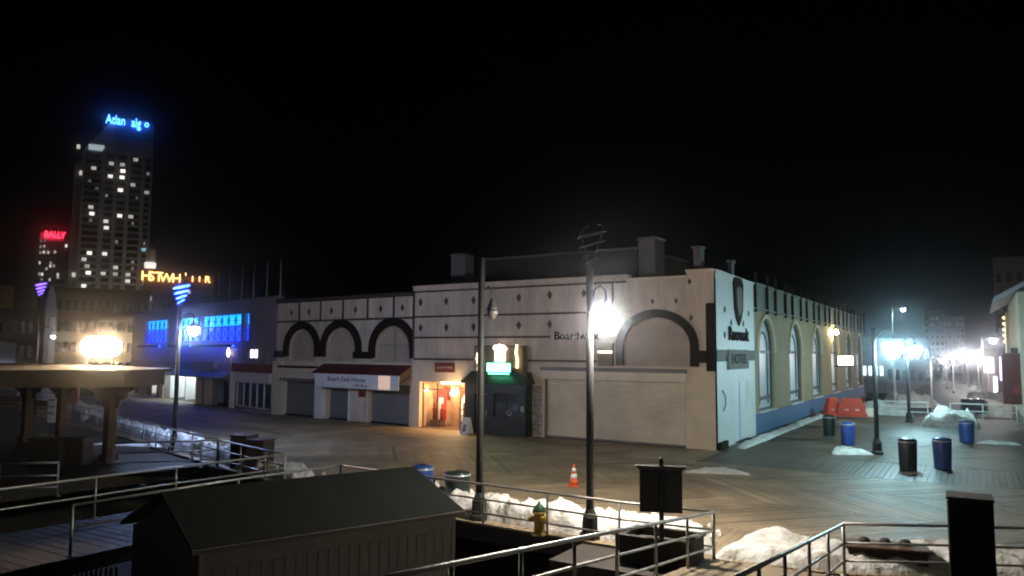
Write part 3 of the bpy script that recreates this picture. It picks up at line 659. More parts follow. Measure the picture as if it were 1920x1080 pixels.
# piers with a ragged plaster edge
for a, b, zt in ((-.05,.95,3.68),(4.78,5.6,3.3)):
    mb = MB(); n = 10; r = random.Random(int(a*10)); L_ = [(a+r.uniform(-.05,.05), zt*i/n) for i in range(n+1)]; Rr = [(b+r.uniform(-.06,.06), zt*i/n) for i in range(n, -1, -1)]
    mb.prism(L_+Rr, -.22, -.003); mb.build('pier', 'white_paint' if a > 1 else 'cream_low', B)
for (a, b), h, m in ((sh1,2.55,'shutter_grey'),(sh2,2.45,'shutter_grey'),(sh3,2.4,'shutter_grey')):
    slats(a,b,.02,h,.3,.09).build('roller_shutter', m, B); bx('bottom_bar', 'metal_dark', B, a, b, .26, .3, .0, .09)
bx('shutter_housing', 'cream_low', B, .85, 4.75, -.32, .2, 2.57, 3.0); bx('housing_lip', 'darktrim', B, .8, 4.8, -.4, -.003, 3.25, 3.4); bx('header', 'cream_low', B, .95, 4.77, -.26, -.004, 3.01, 3.24)
mb = MB(); n = 9
for i in range(n):
    a = 1.0+i*3.6/n; mb.add([(a,-.36,2.56),(a+3.6/n,-.36,2.56),(a+3.6/n-.05,-.40,2.3+rnd.uniform(0,.1)),(a+.05,-.40,2.3+rnd.uniform(0,.1))], [(0,1,2,3)])
mb.build('torn_valance', 'grey', B)
bx('door_leaf', 'cream', B, dr[0]+.05, dr[1]-.05, -.05, -.003, .02, 2.35); bx('door_frame', 'white_paint', B, dr[0]-.12, dr[0]+.04, -.1, -.003, 0, 2.4)
bx('red_notice', 'red', B, 9.0, 9.65, -.08, -.051, 1.55, 2.2); text('lettering', 'SALE', .2, 'cream', B, (9.32,-.085,2.0), .004, .5); bx('notice', 'cream_low', B, 9.1, 9.55, -.075, -.052, 1.2, 1.5)
# red awning with white lettered valance
AW = thing('shop_awning', 'dark red awning with a white lettered front above the shutters', 'awning', FB.O, FB.ang)
a, b = 5.35, LB-.05
MB().add([(a,-.01,3.6),(b,-.01,3.6),(b,-.95,3.02),(a,-.95,3.02),(a,-.01,3.5),(b,-.01,3.5),(b,-.95,2.98),(a,-.95,2.98)], [(0,1,2,3)[::-1],(4,5,6,7),(0,3,7,4),(1,5,6,2),(2,6,7,3)]).build('canopy', 'redpaint', AW)
bx('valance', 'white_paint', AW, a+.5, b-.02, -1.0, -.955, 2.12, 2.98)
bx('lit_panel', em('lit_fascia', (1,.62,.38), .45), AW, 11.9, 12.9, -1.03, -1.003, 2.15, 2.95)
text('lettering', 'Beach East House', .42, 'redpaint', AW, (8.9,-1.01,2.66), .006, 3.6); text('lettering', 'Gift Shop', .25, 'redpaint', AW, (10.3,-1.01,2.32), .006, 1.2)
for u in (a+.5, b-.1): MB().tube([(u,-.95,2.5),(u,-.02,2.9)], .02, 6).build('bracket', 'metal_dark', AW, True)

# ================================================================== BUILDING C: clad building with blue windows
FC = Frame((-74,47.6), (-42.3,38.06)); LC = FC.len
Cb = thing('blue_window_building', 'mauve clad building with glowing blue lattice windows over open shopfronts', 'building', FC.O, FC.ang)
bays = [(4.2,10.3),(12.9,18.0),(18.75,27.0),(27.6,28.9)]
wall(MB(), 0, LC, 3.35, 8.15, [((a+b)/2,(b-a)/2,5.15,7.2,0) for a, b in bays]+[(29.3,.85,3.85,4.5,0)], .35).build('upper_wall', 'corr', Cb)
mb = MB(); u = .2
while u < LC:      # standing seams of the cladding
    for z0, z1 in (((3.37,5.1),(7.25,8.1)) if any(a-.1 < u < b+.1 for a, b in bays) else ((3.37,8.1),)):
        if 28.3 < u < 30.3 and z0 < 4: continue
        mb.box(u-.02, u+.02, -.035, -.001, z0, z1)
    u += .42
mb.build('cladding_seams', 'corr', Cb)['kind'] = 'stuff'
bx('coping', 'grey', Cb, -.05, LC-.02, -.15, .5, 8.152, 8.3); bx('roof', 'dgrey', Cb, .01, LC-.03, .51, 18, 7.9, 8.1); bx('body', 'dgrey', Cb, .01, LC-.03, 3.2, 18, 0, 7.89)
bx('upper_floor', 'dgrey', Cb, .01, LC-.03, .36, 3.19, 3.2, 3.35); bx('end_wall', 'corr', Cb, -.001, .3, .36, 18, 3.36, 7.89); bx('end_wall', 'corr', Cb, LC-.3, LC-.031, .36, 3.19, 3.36, 7.89)
bt, bb = em('blue_glow_top', (.0,.33,1), 2.4), em('blue_glow_low', (.0,.022,1), 2.6)
for a, b in bays:
    zs = 6.3
    f = bx('window', 'blue_paint', Cb, a, b, .2, .26, zs-.05, zs+.05)
    bx('pane', bt, f, a, b, .3, .34, zs+.06, 7.2); bx('pane', bb, f, a, b, .3, .34, 5.15, zs-.06)
    n = max(1, round((b-a)/1.35)); w = (b-a)/n; mb = MB()
    for i in range(n+1): mb.box(a+i*w-.04, a+i*w+.04, .12, .19, 5.15, 7.2)
    mb.box(a, b, .13, .18, 6.72, 6.78)
    for i in range(n):
        c = a+(i+.5)*w
        mb.tube([(c+w*.36*math.cos(q), .15, 6.75+.36*math.sin(q)) for q in [2*math.pi*j/14 for j in range(14)]], .03, 5, True)
        for s in (-1, 1): mb.tube([(c-s*w*.48,.15,5.2),(c+s*w*.48,.15,6.25)], .025, 5)
    mb.build('lattice', 'lattice', f)
f = bx('window', 'white_paint', Cb, 29.24, 29.36, .1, .2, 3.86, 4.49); wl = em('white_window', (1,.9,.95), 2.2)
bx('pane', wl, f, 28.47, 29.23, .14, .18, 3.87, 4.48); bx('pane', wl, f, 29.37, 30.13, .14, .18, 3.87, 4.48)
bl = em('blue_wash_led', (.0,.04,1), 20)
for a, b in bays[:3]:
    bx('wash_light', bl, Cb, a, b, -.62, -.5, 4.72, 4.80); bx('wash_light_cover', 'metal_dark', Cb, a-.05, b+.05, -.70, -.63, 4.68, 4.86)
    for u in (a+.3, b-.3): bx('wash_light_arm', 'metal_dark', Cb, u-.03, u+.03, -.62, -.001, 4.64, 4.675)
u, z = FC.uz(434,662); MB().lathe([(.03,-.3),(.12,-.1),(.13,.05),(.06,.3),(.01,.42)], 10, (u,-.25,z)).build('wall_sconce', em('sconce', (1,.8,.7), 8), Cb, True)
# ground floor
wall(MB(), 0, LC, 0, 3.35, [(1.2,1.3,0,1.75,0),(6.8,1.5,0,2.0,0),(14.4,4.0,0,2.15,0),(23.9,2.1,0,2.1,0),(29.5,3.0,.18,2.0,0)], .5).build('lower_wall', 'grey', Cb)
bx('bay_back', 'white_paint', Cb, 10.2, 18.6, 3.0, 3.1, 0, 3.1); bx('bay_divider', 'white_paint', Cb, 14.1, 14.3, .52, 2.9, 0, 2.6); bx('bay_side', 'white_paint', Cb, 10.2, 10.38, .52, 2.99, 0, 2.6); bx('bay_side', 'white_paint', Cb, 18.42, 18.6, .52, 2.99, 0, 2.6)
bx('bay_ceiling', 'white_paint', Cb, 10.39, 18.41, .52, 2.99, 2.62, 2.7)
bx('tube_light', em('bay_tube', (.80,.97,1), 60), Cb, 11.2, 13.8, 1.2, 1.4, 2.52, 2.6); bx('tube_light', em('bay_tube2', (.82,.97,1), 45), Cb, 14.8, 17.6, 1.2, 1.4, 2.52, 2.6)
slats(14.5,18.3,.02,2.1,2.2,.09).build('roller_shutter', 'white_paint', Cb)
bx('bay_back', 'white_paint', Cb, -.1, 2.6, 2.0, 2.1, 0, 3.1); bx('tube_light', em('bay_tube3', (.95,.98,1), 40), Cb, .2, 2.2, .8, 1.0, 1.95, 2.0)
bx('dark_recess', 'black', Cb, 5.2, 8.4, 1.4, 1.5, 0, 2.2); bx('dark_recess', 'black', Cb, 21.7, 26.1, 1.0, 1.1, 0, 2.3)
for u0, u1 in ((9.3,10.35),(18.45,19.6),(20.4,21.75)): bx('pier', 'cream_low', Cb, u0, u1, -.12, -.003, 0, 2.55)
MB().add([(9.2,-.02,2.75),(25.9,-.02,2.75),(25.9,-1.0,2.35),(9.2,-1.0,2.35),(9.2,-.02,2.55),(25.9,-.02,2.55),(25.9,-1.0,2.2),(9.2,-1.0,2.2)], [(3,2,1,0),(4,5,6,7),(0,3,7,4),(1,5,6,2),(2,6,7,3)]).build('canopy', 'grey', Cb)
bx('sign_board', 'grey', Cb, 18.9, 22.8, -.4, -.003, 2.9, 3.5)
bx('red_fascia', 'red', Cb, 26.1, LC-.4, -.3, -.003, 2.8, 3.42); bx('white_fascia', 'white_paint', Cb, 26.1, LC-.4, -.2, -.004, 2.05, 2.79)
f = bx('shop_window', 'white_paint', Cb, 26.5, 32.5, .1, .16, .19, .26)
for i in range(6):
    u = 26.55+i*1.18; bx('window_post', 'white_paint', Cb, u-.06, u+.06, .06, .18, .27, 1.99)
    if i < 5: bx('pane', 'glass', f, u+.065, u+1.11, .12, .14, .27, 1.98)
bx('shop_back', 'black', Cb, 26.4, 32.6, 1.2, 1.3, 0, 2.3)
bx('corner_post', 'white_paint', Cb, 25.95, 26.3, -.25, -.003, 0, 2.75); MB().tube([(26.1,-.3,0),(26.1,-.3,4.0)], .06, 8).build('downpipe', 'cream_low', Cb)
fl = None
for i, px in enumerate((405,425,448,470,495,520)):
    g = FC.pt(FC.uz(px,560)[0], .2, 8.25)
    if fl is None:
        fl = t = thing('roof_mast', 'thin bare mast standing on the roof edge of the blue windowed building', 'mast', g, 0, 'row of masts on the roof')
        MB().tube([(0,0,0),(0,0,2.6)], [.05,.03], 6).build('mast_pole', 'metal_grey', t); MB().lathe([(.09,0),(.09,.08),(.05,.1)], 8).build('mast_foot', 'metal_grey', t)
    else: t = copy_tree(fl); t.location = g
    t['label'] = ['thin roof mast closest to the tall tower, first of the row','thin roof mast, second from the tower end of the row','thin roof mast, third from the tower end of the row','thin roof mast, third from the arched building','thin roof mast, second from the arched building','thin roof mast right beside the arched building'][i]

# ================================================================== OCHRE BUILDING along the side street
FY = Frame((-10.5,43.25), (-10.5,92)); LY = FY.len
Yb = thing('ochre_building', 'ochre yellow building with tall arched windows, blue plinth and dark parapet fins', 'building', FY.O, FY.ang)
wins = []
for a, b in ((1421,1453),(1479,1504),(1523,1542),(1559,1574),(1586,1597),(1607,1616)):
    u0, u1 = FY.uz(a,700)[0], FY.uz(b,700)[0]; wins.append(((u0+u1)/2, min(2.0,(u1-u0)/2+.1)))
ZP, ZSP = 1.0, 4.55
wall(MB(), 0, LY, ZP, 7.0, [(c,w,ZP+.01,ZSP,w*.98) for c,w in wins], .27).build('wall', 'yellow', Yb)
wall(MB(), 0, LY, 0, ZP, [], .1, -.06).build('plinth', 'blue_paint', Yb); bx('plinth_top', 'blue_paint', Yb, 0, LY, -.1, .0, ZP, ZP+.08)
wall(MB(), 0, LY, 7.0, 8.3, [], .1, -.05).build('parapet', 'teal', Yb)
bx('parapet_coping', 'teal', Yb, -.02, LY, -.15, .35, 8.301, 8.42); bx('parapet_ledge', 'teal', Yb, -.02, LY, -.18, .0, 6.9, 7.0)
bx('body', 'dgrey', Yb, .01, LY, .75, 14, 0, 7.8); bx('end_wall', 'yellow', Yb, -.0, .3, .4, .74, 0, 8.3)
fin = None
u = .35
while u < LY:
    for du in (0, 2.9):
        if fin is None: mb = MB(); mb.bbox(-.10,.10,-.14,.0,0,2.25,.02); fin = o = mb.build('fin', 'darktrim', Yb)
        else: o = fin.copy(); col.objects.link(o); o.parent = Yb
        o.location = (u+du, -.06, 6.75)
    u += 5.15
for c, w in wins:
    archring(MB(), c, w, ZSP, w*.98, .22, ZSP-.1, -.1, .02, 14).build('arch_trim', 'cream_low', Yb)
    f = archring(MB(), c, w-.12, ZSP, (w-.12)*.98, .115, ZP+.3, .16, .23, 14).build('window', 'frame_blue', Yb)
    MB().prism(archpoly(c,w-.02,ZP+.02,ZSP,w*.96), .24, .28).build('pane', 'window_white', f)
    archring(MB(), c, w*.52, ZSP+.05, w*.52, .12, ZP+.5, .17, .225, 12).build('inner_arch', 'frame_blue', f)
    for za, zb in ((ZSP-.1,ZSP+.08),(ZP+.75,ZP+.95),(ZP+.02,ZP+.29)): bx('transom', 'frame_blue', f, c-w+.125, c+w-.125, .165, .23, za, zb)
    bx('sill', 'white_paint', f, c-w+.02, c+w-.02, -.14, .15, ZP+.09, ZP+.16)
u0 = wins[3][0]-2.2
bx('projecting_sign', em('white_sign', (1,.95,.72), 3.0), Yb, u0+1.6, u0+1.8, -1.5, -.3, 3.5, 4.3); bx('sign_bracket', 'metal_dark', Yb, u0+1.66, u0+1.74, -1.5, -.01, 3.35, 3.46)
MB().lathe([(.04,-.16),(.15,-.1),(.16,.05),(.1,.16),(.02,.2)], 10, (u0+.4,-.4,6.3)).build('wall_lamp', em('sconce_yellow', (1,.85,.45), 160), Yb, True); MB().tube([(u0+.4,-.0,6.6),(u0+.4,-.4,6.6),(u0+.4,-.4,6.45)], .03, 6).build('wall_lamp_arm', 'metal_dark', Yb)

# ================================================================== PAVILION on the deck
PV = thing('pavilion', 'brown timber pavilion with thick bracketed posts and a low flat roof', 'pavilion', (0,0,0))
posts = [G(203,862), G(113,827), G(48,827), Vector((-33.5,13.5,0)), Vector((-42.5,15.8,0))]
for p in posts:
    mb = MB(); mb.bbox(p.x-.19, p.x+.19, p.y-.19, p.y+.19, -.02, 2.95, .03); o = mb.build('post', 'wood_post', PV)
    bx('post_foot', 'wood_post', PV, p.x-.26, p.x+.26, p.y-.26, p.y+.26, -.021, .22)
    for dx_, dy_ in ((1,0),(-1,0)):
        q = Vector((.85,.5,0))*dx_
        pr = [(0.2,2.05),(.32,2.1),(.38,2.35),(.62,2.45),(.7,2.7),(.95,2.78),(.95,2.95),(.2,2.95)]
        mb = MB(); mb.prism(pr, -.07, .07); br = mb.build('bracket', 'wood_post', PV); br.location = p; br.rotation_euler.z = math.atan2(q.y,q.x)
rf = [(-28.0,18.0),(-30.6,22.6),(-45.5,24.2),(-45.5,15.5),(-34,12.0),(-29.5,14.2)]
rf = [(-28.2,17.9),(-29.3,20.4),(-37.5,23.2),(-46,22.8),(-46,14.5),(-34,11.8)]
MB().slab(rf, 2.95, 3.5).build('roof', 'wood_dark', PV)
cx_, cy_ = sum(p[0] for p in rf)/6, sum(p[1] for p in rf)/6
mb = MB(); grow = [(cx_+(x-cx_)*1.04, cy_+(y-cy_)*1.05) for x, y in rf]; mb.slab(grow, 3.501, 3.62); mb.build('roof_edge', 'wood_dark', PV)
mb = MB(); mb.add([(x,y,3.621) for x,y in grow]+[(cx_+(x-cx_)*.35, cy_+(y-cy_)*.35, 3.74) for x,y in rf], [(i,(i+1)%6,(i+1)%6+6,i+6) for i in range(6)]+[tuple(range(6,12))]); mb.build('roof_top', 'wood_dark', PV)
# floodlight bank on the roof
d = ray(190,650); p = CAM + d*(38.5/math.hypot(d.x,d.y)); az = math.atan2(d.y, d.x)-math.pi/2
FLd = thing('floodlight', 'dazzling warm floodlight bank on the pavilion roof', 'floodlight', (p.x,p.y,3.72), az)
bx('housing', 'metal_dark', FLd, -.7, .7, .06, .4, .42, 1.15)
MB().prism([(.78*math.copysign(abs(math.cos(q))**.7,math.cos(q)), .80+.44*math.copysign(abs(math.sin(q))**.7,math.sin(q))) for q in [2*math.pi*j/32 for j in range(32)]], .0, .055).build('lamp_face', 'flood', FLd)
for s in (-.5, .5): MB().tube([(s,.2,-.1),(s,.2,.36)], .04, 8).build('stand', 'metal_dark', FLd)
# things on and beside the deck
def box_thing(name, label, cat, px, py, w, dp, h, m, rz=.5, lid=None, z=0):
    g = G(px,py,z); t = thing(name, label, cat, (g.x,g.y,z), rz); mb = MB(); mb.bbox(-w/2,w/2,-dp/2,dp/2,0,h,.025); mb.build('body', m, t)
    if lid: mb = MB(); mb.bbox(-w/2-.03,w/2+.03,-dp/2-.03,dp/2+.03,h+.001,h+.07,.02); mb.build('lid', lid, t)
    return t
box_thing('litter_bin', 'square dark bin beside the snow bank at the railing corner, farther from the ramp gap', 'bin', 456, 876, .72, .72, 1.15, 'wood_dark', .25, 'brown')
box_thing('litter_bin', 'square dark bin beside the railing corner, next to the ramp gap', 'bin', 487, 884, .72, .72, 1.1, 'wood_dark', .25, 'brown')
box_thing('storage_bin', 'black storage bin on the pavilion deck beside the thick front post', 'bin', 146, 872, .75, .7, 1.0, 'black', .5, 'black')
box_thing('storage_bin', 'wider black storage bin on the pavilion deck near the dark rail', 'bin', 92, 874, 1.25, .7, 1.0, 'black', .5, 'black')
t = box_thing('utility_cabinet', 'tall tan utility cabinet behind the middle pavilion post', 'cabinet', 99, 792, .55, .4, 1.7, 'cream_low', .5, 'grey')
for i in range(3): bx('louvre', 'grey', t, -.2, .2, -.225, -.203, .5+i*.4, .62+i*.4)
g = G(129,785); t = thing('information_panel', 'red information panel on legs beyond the pavilion', 'sign', (g.x,g.y,0), .5)
bx('panel', 'red', t, -.55, .55, -.05, .05, .85, 2.3); bx('header', mat('pale_red', (.5,.2,.18), .5), t, -.35, .35, -.07, -.051, 1.9, 2.2)
for s in (-.45, .45): MB().tube([(s,0,0),(s,0,.86)], .04, 8).build('leg', 'metal_dark', t)
for s in (-.55, .55): MB().tube([(s,0,.8),(s,0,2.4)], .035, 8).build('frame_upright', 'metal_grey', t)
def bench(loc, rz, label):
    t = thing('bench', label, 'bench', loc, rz, 'benches by the far snow bank')
    for i in range(4): bx('seat_slat', 'wood_dark', t, -.8, .8, -.22+i*.12, -.13+i*.12, .42, .46)
    for i in range(3): bx('back_slat', 'wood_dark', t, -.8, .8, .27+i*.02, .3+i*.02, .55+i*.14, .66+i*.14)
    for s in (-.65, .65):
        MB().tube([(s,-.2,0),(s,-.2,.42),(s,.22,.42),(s,.33,.95)], .025, 6).build('side_frame', 'metal_dark', t); MB().tube([(s,.22,.42),(s,.26,0)], .025, 6).build('leg', 'metal_dark', t)
g = G(78,778); bench((g.x,g.y,0), .55, 'dark slatted bench between the rear pavilion posts by the snow')
g = G(12,768); bench((g.x,g.y,0), .55, 'dark slatted bench by the snow bank past the outermost pavilion post')
g = G(90,690); 
d = ray(91,672); q = CAM + d*(75/math.hypot(d.x,d.y))
t = thing('surfboard_sign', 'tall pale surfboard shaped pylon sign behind the pavilion', 'sign', (q.x,q.y,0), math.atan2(q.y,q.x)-math.pi/2)
zt = q.z+ (672-566)/F*75*1.12
MB().prism([(-.36,0),(.36,0),(.42,2),(.42,zt*.7),(.3,zt*.88),(.12,zt*.97),(-.05,zt),(-.25,zt*.95),(-.4,zt*.8),(-.42,2)], -.12, .12).build('board', mat('aged_white', (.42,.40,.36), .6, .2, .8), t)
bx('board_panel', 'white_paint', t, -.05, .33, -.15, -.121, zt*.62, zt*.72); bx('board_panel', 'white_paint', t, -.05, .33, -.15, -.121, 3.2, zt*.52)

# ================================================================== SHED in the foreground
hE = 1.24; a, b = G(372,1028,hE), G(857,957,hE); FSH = Frame((a.x,a.y), (b.x,b.y)); LSH = FSH.len; wd = 1.9
SHD = thing('shed', 'dark board shed with a low gabled roof and pale trim in the foreground', 'shed', (FSH.O.x,FSH.O.y,-1.7), FSH.ang)
ze = hE+1.7; rise = .62
wt = 4.9; zf = ze-.42
bx('core', 'black', SHD, .12, LSH-.12, .15, wt-.1, 0, zf-.05)
bd = None; n = int((LSH-.12)/.2); w_ = (LSH-.12)/n
for i in range(n):
    if bd is None: mb = MB(); mb.bbox(.006,w_-.006,0,.03,0,ze-.12,.004); bd = o = mb.build('siding_board', 'shed_wall', SHD)
    else: o = bd.copy(); col.objects.link(o); o.parent = SHD
    o.location = (.06+i*w_, .1+rnd.uniform(-.004,.004), 0)
n2 = 24; w2 = (wt-.2)/n2; b2 = None
for i in range(n2):
    if b2 is None: mb = MB(); mb.bbox(-.03,0,.006,w2-.006,0,zf-.08,.004); b2 = o = mb.build('siding_board', 'shed_wall', SHD)
    else: o = b2.copy(); col.objects.link(o); o.parent = SHD
    o.location = (.12, .1+i*w2, 0)
for x in (.1, LSH-.12): MB().prism([(0,0)]*0 or [(.0,0),(0,0)] if False else [(.15,zf-.09),(wt-.1,zf-.09),(wd,ze+rise-.1),(.15,ze-.08)], x-.02, x+.02).build('gable', 'shed_wall', SHD).matrix_basis = Matrix.Translation((x,0,0)) @ Matrix.Rotation(math.pi/2, 4, 'Z') @ Matrix.Translation((0,0,0)) if False else Matrix(((0,1,0,0),(1,0,0,0),(0,0,1,0),(0,0,0,1)))
MB().add([(-.12,-.08,ze),(LSH+.1,-.08,ze),(LSH+.1,wd,ze+rise),(-.12,wd,ze+rise),(-.12,-.08,ze-.07),(LSH+.1,-.08,ze-.07),(LSH+.1,wd,ze+rise-.07),(-.12,wd,ze+rise-.07)], [(0,1,2,3),(7,6,5,4),(0,4,5,1),(1,5,6,2),(3,7,4,0)]).build('roof_slope', 'shed_roof', SHD)
MB().add([(-.12,wt+.08,zf),(LSH+.1,wt+.08,zf),(LSH+.1,wd+.002,ze+rise),(-.12,wd+.002,ze+rise),(-.12,wt+.08,zf-.07),(LSH+.1,wt+.08,zf-.07),(LSH+.1,wd+.002,ze+rise-.07),(-.12,wd+.002,ze+rise-.07)], [(3,2,1,0),(4,5,6,7),(1,0,4,5),(2,1,5,6),(0,3,7,4)]).build('roof_slope', 'shed_roof', SHD)
# shingle courses of the visible slope
cs = None; nC = 13
for i in range(nC):
    s0_ = i/nC; y0_ = -.09+(wd+.08)*s0_; z0_ = ze+rise*s0_
    if cs is None: mb = MB(); mb.box(-.13,LSH+.11,0,.16,.004,.016); cs = o = mb.build('shingle_course', 'shed_roof', SHD)
    else: o = cs.copy(); col.objects.link(o); o.parent = SHD
    o.location = (0,y0_,z0_); o.rotation_euler.x = math.atan2(rise,wd)*1.0
bx('eave_trim', 'metal_grey', SHD, -.13, LSH+.11, -.13, -.085, ze-.075, ze+.0); bx('corner_board', 'white_paint', SHD, .03, .1, .02, .09, 0, ze-.09); bx('corner_board', 'white_paint', SHD, LSH-.09, LSH-.02, .02, .09, 0, ze-.09)
bx('fascia', 'shed_wall', SHD, .1, LSH-.1, .03, .095, ze-.35, ze-.08)

# picket fence low at the left edge of the view
g0, g1 = G(25,1062,-.45), G(218,1062,-.45); fd = g1-g0; nP = 22
fe = thing('picket_fence', 'dim slatted sand fence at the bottom of the dark foreground', 'fence', (g0.x,g0.y,-1.7), math.atan2(fd.y,fd.x)); pk = None
for i in range(nP):
    if pk is None: mb = MB(); mb.prism([(-.03,0),(.03,0),(.03,1.2),(0,1.25),(-.03,1.2)], -.012, .012); pk = o = mb.build('picket', 'metal_grey', fe)
    else: o = pk.copy(); col.objects.link(o); o.parent = fe
    o.location = (fd.length*i/(nP-1), rnd.uniform(-.01,.01), 0)
for z in (.35, .95): bx('fence_rail', 'wood_dark', fe, -.1, fd.length+.1, .013, .04, z-.03, z+.03)
bx('fence_post', 'wood_dark', fe, -.16, -.06, -.05, .05, 0, 1.75)

# ================================================================== SMALL THINGS
def can(px, py, label, m, h=1.15, r=.34, group=None, rim='can_rim', taper=.9):
    g = G(px,py); t = thing('litter_can', label, 'litter can', (g.x,g.y,0), rnd.uniform(0,6), group)
    MB().lathe([(r*taper,0),(r*taper,.05),(r*.97,h*.5),(r,h*.86),(r*.98,h*.88)], 20).build('drum', m, t, True)
    MB().lathe([(r*1.03,h*.865),(r*1.05,h*.885),(r*1.03,h*.905)], 20).build('rim', rim, t, True)
    MB().lathe([(r*.98,h*.906),(r*.95,h*.95),(r*.6,h*1.0),(r*.4,h*1.0)], 20).build('lid', m, t, True)
    MB().lathe([(r*.39,h*1.001),(r*.3,h*1.012)], 16).build('opening', 'black', t)
    return t
can(1703,881,'dark green litter can on the plaza beside a blue one', 'greencan', 1.22, .34)
can(1768,879,'blue litter can on the plaza beside the dark green one', 'bluecan', 1.22, .34)
can(1590,834,'blue litter can in front of the red plastic barriers', 'bluecan', 1.12, .34)
can(1555,816,'black litter can by the ochre wall and barriers', 'greencan', 1.1, .33)
can(1813,829,'blue litter can beside the big grey snow pile', 'bluecan', 1.1, .36)
can(791,938,'blue litter can by the snow behind the shed roof', 'bluecan', 1.05, .33)
can(857,952,'dark green litter can between the shed roof and the unlit lamp post', 'greencan', 1.05, .37)
# traffic cone
g = G(1076,911); t = thing('traffic_cone', 'orange traffic cone with white bands alone on the boardwalk', 'cone', (g.x,g.y,0), .3)
mb = MB(); mb.bbox(-.19,.19,-.19,.19,0,.035,.02); mb.build('base', 'orange', t)
pr = lambda z: .145*(1-z/.72)+.025
MB().lathe([(pr(.035),.036),(pr(.26),.26)], 16).build('cone_body', 'orange', t, True); MB().lathe([(pr(.26)+.002,.261),(pr(.4)+.002,.4)], 16).build('white_band', 'white_paint', t, True)
MB().lathe([(pr(.4),.401),(pr(.48),.48)], 16).build('cone_middle', 'orange', t, True); MB().lathe([(pr(.48)+.002,.481),(pr(.6)+.002,.6)], 16).build('white_band', 'white_paint', t, True); MB().lathe([(pr(.6),.601),(pr(.7),.7),(.015,.71)], 16).build('tip', 'orange', t, True)
# fire hydrant
g = G(1011,1003); t = thing('fire_hydrant', 'yellow fire hydrant with a green bonnet in front of the snow bank', 'hydrant', (g.x,g.y,0), .4)
MB().lathe([(.2,0),(.2,.04),(.15,.06),(.135,.1),(.13,.5),(.17,.52),(.17,.56)], 14).build('barrel', 'hydr_y', t, True)
MB().lathe([(.165,.561),(.15,.62),(.1,.7),(.05,.74),(.035,.76),(.035,.8)], 14).build('bonnet', 'hydr_g', t, True)
for a in (0, 2.1, -2.1):
    v = Vector((math.cos(a-.9), math.sin(a-.9), 0)); MB().tube([v*.1+Vector((0,0,.4)), v*.24+Vector((0,0,.4))], .065, 10).build('outlet', 'hydr_y', t); MB().tube([v*.241+Vector((0,0,.4)), v*.275+Vector((0,0,.4))], .035, 6).build('outlet_nut', 'hydr_y', t)
# notice board on a post standing in a planter
tag(MB().slab([(-8.0,14.9),(-5.12,14.9),(-5.12,16.72),(-8.0,16.62)], -.4, -.02).build('landing', 'wood_dark'), kind='structure')
g = G(1262,1046); PX_, PY_ = -5.86, 16.02
pt = thing('planter', 'dark timber planter box holding the notice board post', 'planter', (PX_,PY_,-.02), 0)
for s in (-1, 1): mb = MB(); mb.box(-.75,.75,s*.5-.03,s*.5+.03,0,.55); mb.build('side_panel', 'wood_dark', pt); mb = MB(); mb.box(s*.72-.03,s*.72+.03,-.469,.469,0,.549); mb.build('end_panel', 'wood_dark', pt)
for s in (-1, 1): bx('top_rail', 'wood_dark', pt, -.8, .8, s*.5-.07, s*.5+.07, .551, .6); bx('top_rail', 'wood_dark', pt, s*.73-.07, s*.73+.07, -.43, .43, .551, .6)
bx('soil', 'sand', pt, -.69, .69, -.47, .47, .05, .42)
nb = thing('notice_board', 'black notice board with a flared top on a thick post in the planter', 'notice board', (PX_,PY_,.4), R_(20))
MB().tube([(0,0,-.02),(0,0,1.72),(0,0,1.78)], [.055,.055,.03], 10).build('post', 'metal_dark', nb, True)
for s, (x0, x1) in ((-1,(-.46,-.05)),(1,(.05,.44))): mb = MB(); mb.bbox(x0,x1,-.05,.06,.62,1.5,.02); mb.build('panel', 'black', nb)
MB().add([(-.46,-.06,1.505),(.44,-.06,1.505),(.44,.07,1.505),(-.46,.07,1.505),(-.56,-.1,1.6),(.54,-.1,1.6),(.54,.11,1.6),(-.56,.11,1.6)], [(3,2,1,0),(4,5,6,7),(0,1,5,4),(1,2,6,5),(2,3,7,6),(3,0,4,7)]).build('flared_top', 'metal_dark', nb)
# planter box with stones behind the right railing
g = G(1636,1075,0); p2 = thing('planter', 'low dark planter box with three round stones behind the right railing', 'planter', (-1.75, edge(-1.75)+.75, 0), .25)
mb = MB(); mb.bbox(-.75,.75,-.3,.3,0,.4,.03); mb.build('box', 'wood_dark', p2); mb = MB(); mb.bbox(-.82,.82,-.36,.36,.401,.46,.02); mb.build('top_slab', 'wood_post', p2)
for x in (-.4,0,.38): MB().lathe([(.02,.0),(.11,.02),(.12,.06),(.08,.11),(.02,.13)], 10, (x,.0,.461)).build('stone', 'wood_dark', p2, True)
# tall dark pillar cabinet nearest the right edge
d = ray(1817,936); q = CAM + d*(13.0/d.y)
pc = thing('pillar_cabinet', 'tall dark square pillar with a brown wooden cap', 'pillar', (q.x,q.y+.3,-1.7), .03); hp = q.z+1.7
mb = MB(); mb.bbox(-.29,.29,-.28,.28,0,hp-.03,.02); mb.build('body', 'black', pc); mb = MB(); mb.bbox(-.3,.3,-.29,.29,hp-.029,hp+.01,.006); mb.build('cap', 'wood_post', pc)
